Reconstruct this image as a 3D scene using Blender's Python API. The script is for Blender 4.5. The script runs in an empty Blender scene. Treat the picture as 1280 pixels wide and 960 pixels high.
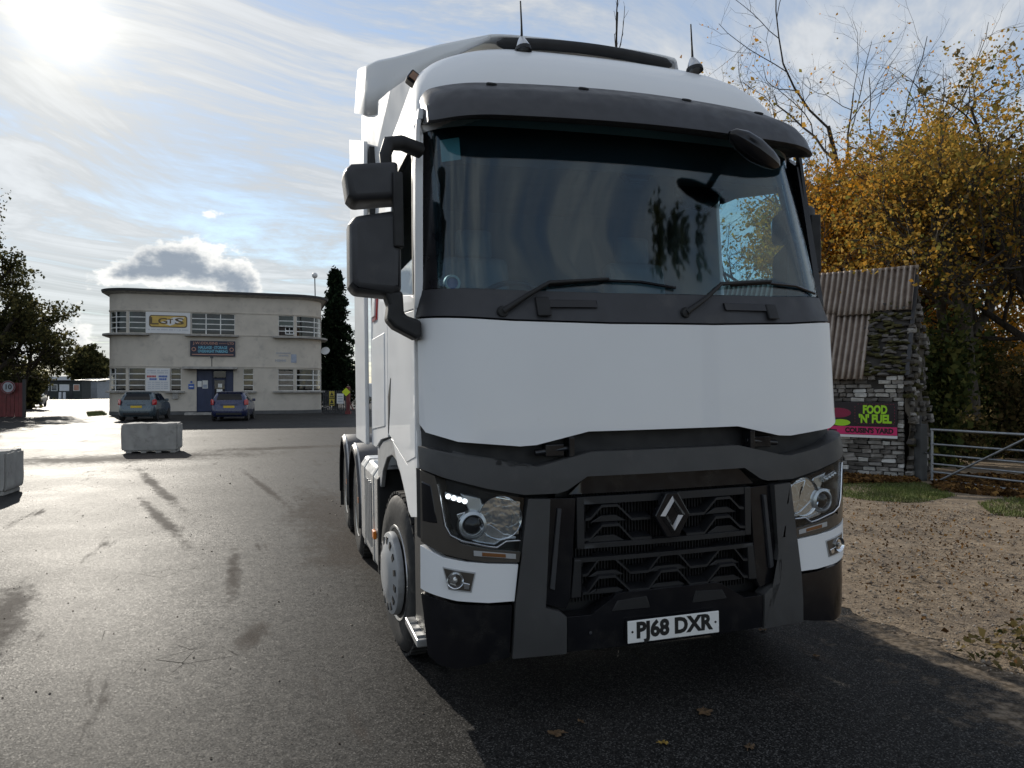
import bpy, bmesh, math, random
import numpy as np
from mathutils import Vector, Matrix, Euler
R = math.radians
sc = bpy.context.scene
COL = sc.collection

# ------------------------------------------------------------------ camera
F_PX, HZ, EYE = 920.0, 485.0, 1.65          # focal length in photo pixels, horizon row, eye height
cam_d = bpy.data.cameras.new('camera'); cam = bpy.data.objects.new('camera', cam_d); COL.objects.link(cam)
cam_d.sensor_width = 36.0; cam_d.lens = F_PX / 1280 * 36.0
cam_d.shift_y = 5 / 1280; cam_d.clip_start = .05; cam_d.clip_end = 4000
cam.location = (0, 0, EYE); cam.rotation_euler = (R(90), 0, 0)
sc.camera = cam

# ------------------------------------------------------------------ exposure
sc.view_settings.view_transform = 'Standard'; sc.view_settings.look = 'None'
sc.view_settings.exposure = 0.88; sc.view_settings.gamma = 1.0
sc.view_settings.use_curve_mapping = False
cy = sc.cycles; cy.max_bounces = 6; cy.diffuse_bounces = 2; cy.glossy_bounces = 3; cy.transmission_bounces = 4; cy.transparent_max_bounces = 14
cy.caustics_reflective = False; cy.caustics_refractive = False; cy.use_denoising = True; cy.sample_clamp_indirect = 6.0
sc.render.resolution_x, sc.render.resolution_y = 1024, 768

# ------------------------------------------------------------------ node helper
class S:
    """a shader socket with arithmetic"""
    nt = None
    def __init__(s, o): s.o = o
    @staticmethod
    def node(t, **kw):
        n = S.nt.nodes.new(t)
        for k, v in kw.items(): setattr(n, k, v)
        return n
    @staticmethod
    def put(inp, v):
        if isinstance(v, S): S.nt.links.new(v.o, inp)
        else: inp.default_value = v
    @staticmethod
    def m(op, a, b=None, c=None, clamp=False):
        n = S.node('ShaderNodeMath', operation=op, use_clamp=clamp)
        S.put(n.inputs[0], a)
        if b is not None: S.put(n.inputs[1], b)
        if c is not None: S.put(n.inputs[2], c)
        return S(n.outputs[0])
    def __add__(s, b): return S.m('ADD', s, b)
    def __radd__(s, b): return S.m('ADD', b, s)
    def __sub__(s, b): return S.m('SUBTRACT', s, b)
    def __rsub__(s, b): return S.m('SUBTRACT', b, s)
    def __mul__(s, b): return S.m('MULTIPLY', s, b)
    def __rmul__(s, b): return S.m('MULTIPLY', b, s)
    def __truediv__(s, b): return S.m('DIVIDE', s, b)
    def __rtruediv__(s, b): return S.m('DIVIDE', b, s)
    def pow(s, b): return S.m('POWER', s, b)
    def max(s, b): return S.m('MAXIMUM', s, b)
    def min(s, b): return S.m('MINIMUM', s, b)
def vmath(op, a, b=None):
    n = S.node('ShaderNodeVectorMath', operation=op); S.put(n.inputs[0], a)
    if b is not None: S.put(n.inputs[1], b)
    return S(n.outputs['Value' if op in ('DOT_PRODUCT', 'LENGTH') else 'Vector'])
def sep(v):
    n = S.node('ShaderNodeSeparateXYZ'); S.put(n.inputs[0], v); return [S(o) for o in n.outputs]
def comb(x, y, z):
    n = S.node('ShaderNodeCombineXYZ')
    for i, v in zip(n.inputs, (x, y, z)): S.put(i, v)
    return S(n.outputs[0])
def noise(vec, scale, detail=4, rough=.55, dist=0, out='Fac'):
    n = S.node('ShaderNodeTexNoise'); S.put(n.inputs['Vector'], vec)
    n.inputs['Scale'].default_value = scale; n.inputs['Detail'].default_value = detail
    n.inputs['Roughness'].default_value = rough; n.inputs['Distortion'].default_value = dist
    return S(n.outputs[out])
def voro(vec, scale, out='Distance', feature='F1', rnd=1.0):
    n = S.node('ShaderNodeTexVoronoi', feature=feature); S.put(n.inputs['Vector'], vec)
    n.inputs['Scale'].default_value = scale; n.inputs['Randomness'].default_value = rnd
    return S(n.outputs[out])
def smooth(v, a, b, lo=0., hi=1.):
    n = S.node('ShaderNodeMapRange', interpolation_type='SMOOTHSTEP')
    S.put(n.inputs[0], v)
    for i, x in zip((1, 2, 3, 4), (a, b, lo, hi)): S.put(n.inputs[i], x)
    return S(n.outputs[0])
def mixc(f, a, b, bt='MIX'):
    n = S.node('ShaderNodeMix', data_type='RGBA', blend_type=bt)
    S.put(n.inputs[0], f)
    for i, v in ((6, a), (7, b)):
        if isinstance(v, S): S.put(n.inputs[i], v)
        else: n.inputs[i].default_value = (*v, 1) if len(v) == 3 else v
    return S(n.outputs[2])
def ramp(f, stops):
    n = S.node('ShaderNodeValToRGB'); S.put(n.inputs[0], f); e = n.color_ramp.elements
    while len(e) < len(stops): e.new(.5)
    for el, (p, c) in zip(e, stops): el.position = p; el.color = (*c, 1)
    return S(n.outputs[0])

# ------------------------------------------------------------------ sky and sun
SUN_AZ, SUN_EL = R(-31.5), R(23.0)           # azimuth from +Y towards +X
SUN = Vector((math.sin(SUN_AZ) * math.cos(SUN_EL), math.cos(SUN_AZ) * math.cos(SUN_EL), math.sin(SUN_EL)))
world = bpy.data.worlds.new('World'); sc.world = world; world.use_nodes = True
S.nt = world.node_tree; S.nt.nodes.clear()
sky = S.node('ShaderNodeTexSky', sky_type='NISHITA', sun_disc=False)
sky.sun_elevation = SUN_EL; sky.sun_rotation = SUN_AZ
sky.air_density = 1.0; sky.dust_density = .05; sky.ozone_density = 1.5
def build_world():
    d = vmath('NORMALIZE', S(S.node('ShaderNodeTexCoord').outputs['Generated']))
    x, y, z = sep(d)
    zc = z.max(0.0)
    # thin high cloud: a layer overhead, sheared into streaks
    k = 1.0 / (zc + .16)
    pv = comb(x * k, y * k, 0.0)
    def fibres(deg, su, sv, seed, scale, det, rgh, wob):
        ang = R(deg); c_, s_ = math.cos(ang), math.sin(ang)
        u = (x * c_ + y * s_) * k; v = (y * c_ - x * s_) * k
        wv = noise(comb(u, v, seed), .9, 1, .5)
        return noise(comb(u * su + wv * wob, v * sv + wv * wob * 1.3, seed + 1.0), scale, det, rgh)
    streak = fibres(28, .7, 2.2, 3.0, 1.9, 6, .68, 1.3)             # long combed streaks
    plume = fibres(74, .8, 1.8, 9.0, 2.2, 5, .66, 1.2)               # a second set, turned across the first
    broad = noise(pv, .62, 1, .5)
    toward = vmath('DOT_PRODUCT', d, tuple(SUN)).max(0.0)
    mixd = smooth(noise(pv, .45, 0, .5), .42, .58)
    fib = streak * (1.0 - mixd) + plume * mixd
    cov = smooth(fib * 1.1 + broad * .30 + toward.pow(3.0) * .10 - .05, .45, .90)
    low = smooth(z, .42, .06)                                  # the layer thickens towards the horizon
    cov = (cov * .86 + low * .26 + .26).min(1.0)
    base = S(sky.outputs[0])
    glow = toward.pow(6.0) * .20 + toward.pow(40.0) * .45 + toward.pow(200.0) * .8
    shade = smooth(fib, .34, .68, .50, .84)
    cirrus = mixc(1.0, comb(shade * 4.7, shade * 4.85, shade * 5.0), comb(glow * 1.12, glow * 1.0, glow * .72), 'ADD')
    col = mixc(cov * .92, base, cirrus)
    # cumulus low over the horizon
    az = S.m('ARCTAN2', x, y); el = S.m('ARCSINE', z)
    q = comb(az, el * 1.5, 0.0)
    puff = noise(q, 24.0, 4, .62) - .5
    wob = noise(q, 9.0, 2, .55) - .5
    def heap(a, e, ra, re, w=1.0):
        dx = (az - R(a) + wob * .04) / R(ra); dy = (el - R(e) + wob * .012) / R(re)
        return S.m('POWER', 2.718, (dx * dx + dy * dy) * -1.0) * w
    c1 = heap(-24.2, 9.0, 2.9, 1.9, 1.1) + heap(-20.6, 7.7, 3.3, 1.3, .95) + heap(-27.6, 7.9, 2.6, 1.0, .9) + heap(-22.2, 12.3, 1.5, .55, .5) + heap(-24.2, 13.0, .8, .5, .45) + heap(-34.0, 3.4, 4.5, 2.2, 1.1) - .45
    band = noise(comb(az * 1.0, el * 2.2, 4.0), 6.5, 3, .55) - .5
    belt = smooth(el, R(7.5), R(2.0)) * smooth(el, R(.3), R(2.6))
    c1 = c1.max(band * 2.6 * belt - .25 - (1.0 - belt) * 1.4)
    body = c1 + puff * 2.0
    cm = smooth(body, .0, .30)
    core = smooth(c1 * 1.1 + wob * 1.2 + puff * 1.7, .10, .85)
    cum = mixc(core, (6.2, 6.15, 5.9), (1.5, 1.8, 2.2))
    cum = mixc(1.0, cum, comb(glow * .35, glow * .33, glow * .3), 'ADD')
    col = mixc(cm * .93, col, cum)
    # the veiled sun itself
    disc = toward.pow(1100.0) * .13 + toward.pow(7000.0)
    col = mixc(1.0, col, comb(disc * 20.0, disc * 18.8, disc * 16.0), 'ADD')
    bg = S.node('ShaderNodeBackground'); S.put(bg.inputs[0], col); bg.inputs[1].default_value = .10
    out = S.node('ShaderNodeOutputWorld'); S.nt.links.new(bg.outputs[0], out.inputs[0])
build_world()
world.cycles.sampling_method = 'MANUAL'; world.cycles.sample_map_resolution = 512
sun_d = bpy.data.lights.new('sun', 'SUN'); sun_d.energy = 2.25; sun_d.angle = R(.6); sun_d.color = (1, .93, .82)
sun = bpy.data.objects.new('sun', sun_d); COL.objects.link(sun)
sun.rotation_euler = SUN.to_track_quat('Z', 'Y').to_euler()

# ------------------------------------------------------------------ materials
MATS = {}
def mat(name, fn):
    m = bpy.data.materials.new(name); m.use_nodes = True
    S.nt = m.node_tree; S.nt.nodes.clear()
    out = S.node('ShaderNodeOutputMaterial')
    sh = fn()
    S.nt.links.new(sh.o if isinstance(sh, S) else sh, out.inputs[0])
    MATS[name] = m
    return m
def pbsdf(color=(.5, .5, .5), rough=.5, metal=0., coat=0., coat_rough=.05, spec=.5, normal=None, emis=None, estr=0., trans=0.):
    n = S.node('ShaderNodeBsdfPrincipled')
    def setc(i, v):
        if isinstance(v, S): S.put(n.inputs[i], v)
        else: n.inputs[i].default_value = (*v, 1)
    setc('Base Color', color)
    S.put(n.inputs['Roughness'], rough); S.put(n.inputs['Metallic'], metal)
    S.put(n.inputs['Coat Weight'], coat); n.inputs['Coat Roughness'].default_value = coat_rough
    S.put(n.inputs['Specular IOR Level'], spec)
    if normal is not None: S.put(n.inputs['Normal'], normal)
    if emis: n.inputs['Emission Color'].default_value = (*emis, 1); n.inputs['Emission Strength'].default_value = estr
    if trans: n.inputs['Transmission Weight'].default_value = trans
    return S(n.outputs[0])
def bump(h, strength=.5, dist=.01):
    n = S.node('ShaderNodeBump'); S.put(n.inputs['Height'], h); S.put(n.inputs['Strength'], strength); n.inputs['Distance'].default_value = dist
    return S(n.outputs[0])
def objco(): return S(S.node('ShaderNodeTexCoord').outputs['Object'])
def geo(name='Position'): return S(S.node('ShaderNodeNewGeometry').outputs[name])
def mixs(f, a, b):
    n = S.node('ShaderNodeMixShader'); S.put(n.inputs[0], f)
    S.nt.links.new(a.o, n.inputs[1]); S.nt.links.new(b.o, n.inputs[2]); return S(n.outputs[0])
def plain(name, color, rough=.5, metal=0., var=.12, vscale=3., coat=0., nb=0., nbs=80., spec=.5, dirt=None):
    """a colour with slight mottling and fine relief"""
    def fn():
        p = geo()
        n = noise(p, vscale, 2, .6)
        dark = tuple(c * (1 - var) for c in color); lite = tuple(min(1, c * (1 + var)) for c in color)
        c = mixc(smooth(n, .3, .7), dark, lite)
        if dirt:
            dm = smooth(noise(p, dirt[1], 6, .65), dirt[2], dirt[2] + .22)
            c = mixc(dm * dirt[3], c, dirt[0])
        r = rough if False else smooth(noise(p, vscale * 4, 1), .25, .75, max(0, rough - .06), min(1, rough + .08))
        nm = bump(noise(p, nbs, 3), nb, .004) if nb else None
        return pbsdf(c, r, metal, coat, coat_rough=.03, spec=spec, normal=nm)
    return mat(name, fn)
def glass(name, tint, refl=.055, rough=.0, ior=1.5):
    """a thin pane: tinted see-through plus a mirror reflection that grows at grazing angles"""
    def fn():
        t = S.node('ShaderNodeBsdfTransparent'); t.inputs[0].default_value = (*tint, 1)
        g = S.node('ShaderNodeBsdfGlossy'); g.inputs['Roughness'].default_value = rough; g.inputs[0].default_value = (1, 1, 1, 1)
        ge = S.node('ShaderNodeNewGeometry')
        c = S.m('ABSOLUTE', vmath('DOT_PRODUCT', S(ge.outputs['Normal']), S(ge.outputs['Incoming'])))
        f = ((1.0 - c).pow(5.0) * .9 + refl).min(1.0)
        return mixs(f, S(t.outputs[0]), S(g.outputs[0]))
    return mat(name, fn)

plain('white_paint', (.83, .84, .85), .55, coat=.30, var=.012, vscale=2.0, spec=.15, dirt=((.60, .58, .55), 9.0, .62, .22))
plain('dark_plastic', (.034, .035, .040), .50, var=.10, nb=.12, nbs=400, dirt=((.075, .072, .068), 5.0, .52, .5))
plain('badge_metal', (.40, .39, .38), .18, 1.0, var=.1)
plain('grille_plastic', (.011, .0115, .0135), .45, var=.10)
plain('grey_plastic', (.050, .050, .051), .52, var=.10, nb=.12, nbs=400, dirt=((.10, .096, .09), 4.0, .52, .5))
plain('gloss_black', (.008, .008, .010), .18, var=.1, dirt=((.035, .033, .03), 5.0, .50, .5))
plain('matt_black', (.010, .010, .011), .6, var=.1)
plain('rubber', (.020, .020, .020), .75, var=.25, vscale=8, nb=.3, nbs=120, dirt=((.10, .09, .08), 9.0, .50, .7))
plain('chrome', (.82, .83, .85), .09, 1.0, var=.02)
plain('silver', (.62, .63, .64), .32, .9, var=.06)
plain('alu', (.50, .51, .52), .36, .75, var=.10, vscale=5, dirt=((.25, .23, .21), 5.0, .52, .5))
plain('grey_trim', (.42, .43, .44), .40, .2, var=.06, dirt=((.22, .20, .18), 7.0, .50, .6))
plain('amber', (.80, .22, .02), .25, coat=.4)
plain('red_lens', (.45, .015, .015), .2, coat=.4)
plain('smoke_lens', (.075, .066, .056), .16, coat=.7)
plain('blue_cap', (.03, .10, .30), .4)
plain('seat_cloth', (.22, .23, .25), .8, var=.2)
plain('cab_trim', (.16, .163, .168), .7, var=.1)
plain('dash', (.030, .030, .032), .6, var=.1)
plain('pale_trim', (.55, .55, .53), .6)
plain('plate_white', (.82, .82, .80), .30, var=.01)
plain('ink', (.012, .012, .012), .45, var=.02)
glass('windscreen_glass', (.62, .77, .82), refl=.050, rough=.035)
glass('lamp_glass', (.94, .96, .97), refl=.03)
glass('door_glass', (.84, .94, .95), refl=.03)
mat('led', lambda: pbsdf((.9, .9, .9), .3, emis=(.93, .97, 1), estr=1.3))

# ------------------------------------------------------------------ mesh helpers
class MB:
    def __init__(s): s.v = []; s.f = []
    def add(s, vs, fs):
        o = len(s.v); s.v += [tuple(p) for p in vs]; s.f += [tuple(i + o for i in f) for f in fs]; return s
    def box(s, x0, x1, y0, y1, z0, z1, M=None):
        vs = [Vector((x, y, z)) for z in (z0, z1) for y in (y0, y1) for x in (x0, x1)]
        if M is not None: vs = [M @ p for p in vs]
        return s.add(vs, [(0, 2, 3, 1), (4, 5, 7, 6), (0, 1, 5, 4), (2, 6, 7, 3), (0, 4, 6, 2), (1, 3, 7, 5)])
    def tube(s, pts, rad, n=8, cap=True):
        pts = [Vector(p) for p in pts]; rads = rad if isinstance(rad, (list, tuple)) else [rad] * len(pts)
        o = len(s.v); prev = None
        for i, p in enumerate(pts):
            t = (pts[min(i + 1, len(pts) - 1)] - pts[max(i - 1, 0)]).normalized()
            if prev is None:
                a = Vector((0, 0, 1)) if abs(t.z) < .9 else Vector((1, 0, 0)); nrm = t.cross(a).normalized()
            else: nrm = (prev - t * prev.dot(t)).normalized()
            prev = nrm; b = t.cross(nrm)
            for k in range(n):
                w = 2 * math.pi * k / n; s.v.append(tuple(p + (nrm * math.cos(w) + b * math.sin(w)) * rads[i]))
        for i in range(len(pts) - 1):
            for k in range(n):
                a = o + i * n + k; b2 = o + i * n + (k + 1) % n; s.f.append((a, b2, b2 + n, a + n))
        if cap:
            s.f.append(tuple(o + k for k in reversed(range(n)))); e = o + (len(pts) - 1) * n; s.f.append(tuple(e + k for k in range(n)))
        return s
    def lathe(s, prof, n=24, M=None, close=False):
        """prof: (radius, height) pairs turned about local Z"""
        o = len(s.v); m = len(prof)
        for k in range(n):
            w = 2 * math.pi * k / n
            for r, h in prof:
                p = Vector((r * math.cos(w), r * math.sin(w), h)); s.v.append(tuple(M @ p if M is not None else p))
        for k in range(n):
            for i in range(m - 1 + (1 if close else 0)):
                a = o + k * m + i; b = o + k * m + (i + 1) % m; c = o + ((k + 1) % n) * m + (i + 1) % m; d2 = o + ((k + 1) % n) * m + i
                s.f.append((a, d2, c, b))
        if not close:
            for idx, rev in ((0, False), (m - 1, True)):
                if prof[idx][0] > 1e-5:
                    ring = [o + k * m + idx for k in range(n)]; s.f.append(tuple(ring if not rev else ring[::-1])[::-1])
        return s
    def prism(s, poly, h0, h1, M=None):
        """polygon in local XY extruded along local Z"""
        n = len(poly); vs = [Vector((x, y, h)) for h in (h0, h1) for x, y in poly]
        if M is not None: vs = [M @ p for p in vs]
        return s.add(vs, [tuple(reversed(range(n))), tuple(range(n, 2 * n))] + [(i, (i + 1) % n, n + (i + 1) % n, n + i) for i in range(n)])
    def grid(s, rows, flip=False):
        """rows: equal-length lists of points"""
        o = len(s.v); m = len(rows[0])
        for r in rows: s.v += [tuple(p) for p in r]
        for i in range(len(rows) - 1):
            for k in range(m - 1):
                a = o + i * m + k; q = (a, a + 1, a + m + 1, a + m); s.f.append(q[::-1] if flip else q)
        return s
    def mesh(s, name, m=None, sm=None):
        me = bpy.data.meshes.new(name); me.from_pydata(s.v, [], s.f)
        if m: me.materials.append(MATS[m])
        if sm is not None:
            me.polygons.foreach_set('use_smooth', [True] * len(me.polygons)); me.set_sharp_from_angle(angle=R(sm))
        me.update(); return me
    def build(s, name, m, parent=None, sm=None, bevel=0, solid=0, seg=2, weld=False):
        me = s.mesh(name, m, sm)
        if weld:
            b = bmesh.new(); b.from_mesh(me); bmesh.ops.remove_doubles(b, verts=b.verts, dist=1e-5); bmesh.ops.recalc_face_normals(b, faces=b.faces); b.to_mesh(me); b.free()
            if sm is not None: me.set_sharp_from_angle(angle=R(sm))
        return link(name, me, parent, bevel, solid, seg)
def link(name, me, parent=None, bevel=0, solid=0, seg=2):
    o = bpy.data.objects.new(name, me); COL.objects.link(o)
    if parent is not None: o.parent = parent
    if solid:
        md = o.modifiers.new('solid', 'SOLIDIFY'); md.thickness = solid; md.offset = -1
    if bevel:
        md = o.modifiers.new('bevel', 'BEVEL'); md.width = bevel; md.segments = seg; md.limit_method = 'ANGLE'; md.angle_limit = R(40); md.harden_normals = False
    return o
def tag(o, label=None, cat=None, group=None, kind=None):
    for k, v in (('label', label), ('category', cat), ('group', group), ('kind', kind)):
        if v: o[k] = v
    return o
def thing(name, label, cat, loc=(0, 0, 0), rz=0, group=None):
    o = bpy.data.objects.new(name, None); COL.objects.link(o); o.location = loc; o.rotation_euler = (0, 0, rz)
    o.empty_display_size = .2
    return tag(o, label, cat, group)
def node(name, parent):
    o = bpy.data.objects.new(name, None); COL.objects.link(o); o.parent = parent; o.empty_display_size = .1; return o
def dup_tree(o, parent=None):
    c = o.copy(); COL.objects.link(c)
    if parent is not None: c.parent = parent
    for ch in list(o.children):
        if ch is not c: dup_tree(ch, c)
    return c
def at(px, py, Y):
    """the point of the place seen at a photo pixel, Y metres away"""
    return Vector(((px - 640) / F_PX * Y, Y, EYE - (py - HZ) / F_PX * Y))
def gnd(px, py, z=0.0):
    Y = (EYE - z) * F_PX / (py - HZ); return Vector(((px - 640) / F_PX * Y, Y, z))
def text_mesh(body, size, depth=.002, fat=0., align='CENTER', spacing=1.0, M=None):
    cu = bpy.data.curves.new('txt', 'FONT'); cu.body = body; cu.size = size; cu.extrude = depth; cu.offset = fat
    cu.align_x = align; cu.align_y = 'CENTER'; cu.space_character = spacing; cu.resolution_u = 3
    ob = bpy.data.objects.new('txt', cu); COL.objects.link(ob)
    bpy.context.view_layer.update()
    dg = bpy.context.evaluated_depsgraph_get(); me = bpy.data.meshes.new_from_object(ob.evaluated_get(dg))
    bpy.data.objects.remove(ob); bpy.data.curves.remove(cu)
    if M is not None: me.transform(M)
    return me
def text(name, body, size, m, parent, M, depth=.002, fat=0., width=None, **kw):
    me = text_mesh(body, size, depth, fat, **kw)
    if width:
        xs = [v.co.x for v in me.vertices]; w = max(xs) - min(xs); me.transform(Matrix.Diagonal((width / w, 1, 1, 1)))
    me.transform(M); me.materials.clear(); me.materials.append(MATS[m])
    for p in me.polygons: p.material_index = 0
    return link(name, me, parent)
def np_mesh(name, V, Fq, m, n=4):
    me = bpy.data.meshes.new(name)
    V = np.asarray(V, np.float32); Fq = np.asarray(Fq, np.int32)
    me.vertices.add(len(V)); me.vertices.foreach_set('co', V.ravel())
    me.loops.add(Fq.size); me.loops.foreach_set('vertex_index', Fq.ravel())
    me.polygons.add(len(Fq)); me.polygons.foreach_set('loop_start', np.arange(0, Fq.size, n, dtype=np.int32))
    me.materials.append(MATS[m]); me.update(calc_edges=True); me.validate()
    return me
plain('pale_sticker', (.34, .52, .50), .6, var=.08)
plain('pillar_black', (.012, .012, .015), .30, var=.1)
plain('smoke_amber', (.20, .085, .030), .2, coat=.6)
plain('chrome_soft', (.70, .72, .75), .2, .95, var=.03)
# ------------------------------------------------------------------ the ground
def asphalt():
    p = geo(); x, y, z = sep(p)
    def blot(cx, cy, rx, ry, rot):
        c, s_ = math.cos(R(rot)), math.sin(R(rot))
        dx = x - cx; dy = y - cy
        a = (dx * c + dy * s_) / rx; b = (dy * c - dx * s_) / ry
        return 1.0 - (a * a + b * b).pow(.5)
    dry = None
    for b in DRY:
        q = blot(*b); dry = q if dry is None else dry.max(q)
    edge = (noise(comb(x + y * .45, y * .55 - x * .2, 0.0), 2.2, 7, .72) - .5) * 1.7 + (noise(comb(x * 1.6 + y * .5, y * .8, 0.0), 8.0, 5, .7) - .5) * 1.5
    dry = smooth(dry + edge, .02, .85) * .72
    mid = noise(p, 1.6, 4, .6)
    smear = noise(comb(x * 1.9 + y * .75, y * .20 - x * .08, 0.0), 1.8, 6, .68)     # old tyre smears along the yard
    dry = dry.max(smooth(smear + (mid - .5) * .3, .60, .76) * .75)
    wet = 1.0 - dry
    vc = voro(p, 165.0, 'Color'); cr, cg, cb = sep(vc)
    v2 = voro(p, 31.0, 'Color'); dr_, dg, db = sep(v2)
    basec = ramp(cb, [(0, (.008, .008, .008)), (.5, (.020, .0195, .019)), (.85, (.045, .043, .041)), (1, (.12, .115, .108))])
    dryc = ramp(cb, [(0, (.050, .042, .036)), (.8, (.105, .090, .078)), (1, (.16, .14, .12))])
    c = mixc(dry, basec, dryc)
    c = mixc(smooth(mid, .58, .78) * .30, c, (.060, .052, .045))
    spill = smooth(x + (noise(p, 2.6, 5, .7) - .5) * 2.6 + (noise(p, 14.0, 3, .6) - .5) * .8 - y * .02, 2.15, 2.9)     # mud trodden off the track
    c = mixc(spill * .9, c, mixc(smooth(noise(p, 22.0, 3, .6), .35, .65), (.10, .078, .056), (.26, .21, .16)))
    crack = smooth(voro(p, 2.6, 'Distance', 'DISTANCE_TO_EDGE'), .0, .010, 1.0, 0.0) * smooth(noise(p, .55, 2, .5) + (mid - .5) * .3, .60, .68)
    c = mixc(crack * .85, c, (.006, .006, .006)); wetc = 1.0 - crack
    dry = dry.max(spill)
    patch = smooth(noise(p, .45, 4, .6), .35, .70)
    r = dry * .16 + .60 + (cb - .5) * .16 - patch * .06
    k = .34 - dry * .10
    nrm = vmath('NORMALIZE', comb((cr - .5) * k + (dr_ - .5) * .07, (cg - .5) * k + (dg - .5) * .07, 1.0))
    df = S.node('ShaderNodeBsdfDiffuse'); S.put(df.inputs[0], c)      # the share of the grain that has no water film
    return mixs((.07 + dry * .50 + cg * .20 + crack).min(1.0), pbsdf(c, r, spec=.04 + cr * .07 - dry * .03, normal=nrm), S(df.outputs[0]))
# dry, dull patches of the yard: where something stood, or the run-off never reached (x, y, half sizes, turn)
DRY = [(-9.3, 17.3, 5.0, 1.6, 24), (-12.6, 15.9, 3.2, 1.0, 18), (-6.4, 20.2, 2.8, .8, 30), (-2.35, 9.6, .75, 3.4, 20), (-1.7, 7.6, .6, 1.6, 18), (-1.72, 4.9, .14, .40, 8), (-2.5, 6.6, .08, 1.3, 20), (-4.5, 9.4, .12, 2.6, 33), (-3.7, 5.4, .22, 1.3, 30), (-6.0, 12.4, .14, 4.0, 32), (-4.0, 12.0, .10, 3.6, 27)]
mat('asphalt', asphalt)
def yard_sheet():
    n = 80; xs = np.linspace(-1, 1, n); s = np.sign(xs) * np.abs(xs) ** 2.5 * 1500
    V = [(a, b, 0) for b in s for a in s]; Fq = [(j * n + i, j * n + i + 1, (j + 1) * n + i + 1, (j + 1) * n + i) for j in range(n - 1) for i in range(n - 1)]
    return np_mesh('ground', V, Fq, 'asphalt')
tag(link('ground', yard_sheet()), 'wet grey asphalt yard around the lorry', kind='structure')

def dirt():
    p = geo()
    n1 = noise(p, .9, 6, .65); n2 = noise(p, 9.0, 6, .7); cs, _, _ = sep(voro(p, 95.0, 'Color')); st = voro(p, 95.0)
    c = ramp(n2 * .50 + cs * .15 + n1 * .35, [(.32, (.080, .058, .038)), (.48, (.20, .150, .100)), (.66, (.38, .305, .22))])
    c = mixc(smooth(n1, .48, .66) * .7, c, (.085, .064, .047))
    h = n2 * 1.3 + (1.0 - st) * .3
    return pbsdf(c, .85, normal=bump(h, .75, .02), spec=.25)
mat('dirt', dirt)
rng = np.random.default_rng(11)
ER = np.random.default_rng(4).normal(0, .05, 400)
def dirt_edge_x(y):      # left edge of the unmade ground, beside the lorry
    return 2.66 + ER[int(y * 10) % 400] + .10 * math.sin(y * 1.9) + .06 * math.sin(y * 5.3 + 1) - (y - 4) * .02 + (max(0, 4.6 - y) ** 1.3) * 1.1
def dirt_sheet():
    rows = []
    ys = np.concatenate([np.linspace(2.6, 9, 65), np.linspace(9.3, 60, 60)])
    for y in ys:
        x0 = dirt_edge_x(y) if y < 9 else dirt_edge_x(9) - (y - 9) * .15
        row = []
        for k in range(70):
            t = k / 69; x = x0 + (t ** 1.6) * 60
            hgt = .003 + min(1, (x - x0) * .8) * (.022 + .018 * math.sin(x * 2.1 + y * 1.3) * math.sin(y * 2.7 - x) + .010 * math.sin(x * 6.3 + 2) * math.sin(y * 5.1))
            row.append((x, y, hgt))
        rows.append(row)
    return rows
DR = MB().grid(dirt_sheet()).build('dirt_track', 'dirt', sm=60)
tag(DR, 'unmade brown ground of dirt and gravel right of the lorry', kind='structure')
# ------------------------------------------------------------------ the lorry (local frame: x across, y backwards from the front, z up)
T = thing('tractor_unit', 'white sleeper-cab lorry tractor unit with dark grey grille and visor, parked nose-on in the yard', 'lorry')
T.location = (.8226, 3.7707, .015); T.rotation_euler = (0, R(-.87), R(16.98))

def lerp(z, pts):
    if z <= pts[0][0]: return pts[0][1]
    for (a, p), (b, q) in zip(pts, pts[1:]):
        if z <= b: return p + (q - p) * (z - a) / (b - a)
    return pts[-1][1]
def WZ(z): return lerp(z, [(0, 1.235), (.3, 1.25), (1.3, 1.25), (1.4, 1.24), (2.0, 1.235), (2.15, 1.225), (3.05, 1.165), (3.3, 1.15)])
def YF(z): return lerp(z, [(.3, .012), (.45, 0), (1.2, 0), (1.36, .012), (2.0, .03), (2.16, .10), (3.05, .30), (3.3, .36)])
def RC(z): return lerp(z, [(1.3, .20), (1.45, .27), (2.1, .30), (3.1, .34)])
def DC(z): return lerp(z, [(1.3, .16), (1.45, .20), (2.1, .22), (3.1, .24)])
def g(x, z, W=None):
    W = W or WZ(z); a = min(abs(x), W); r = RC(z); t = max(0, min(.9995, (a - (W - r)) / r))
    return YF(z) + .10 * (a / W) ** 1.8 + DC(z) * (1 - math.sqrt(1 - t * t))
def mirror(poly): return [(-x, z) for x, z in reversed(poly)]
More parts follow.
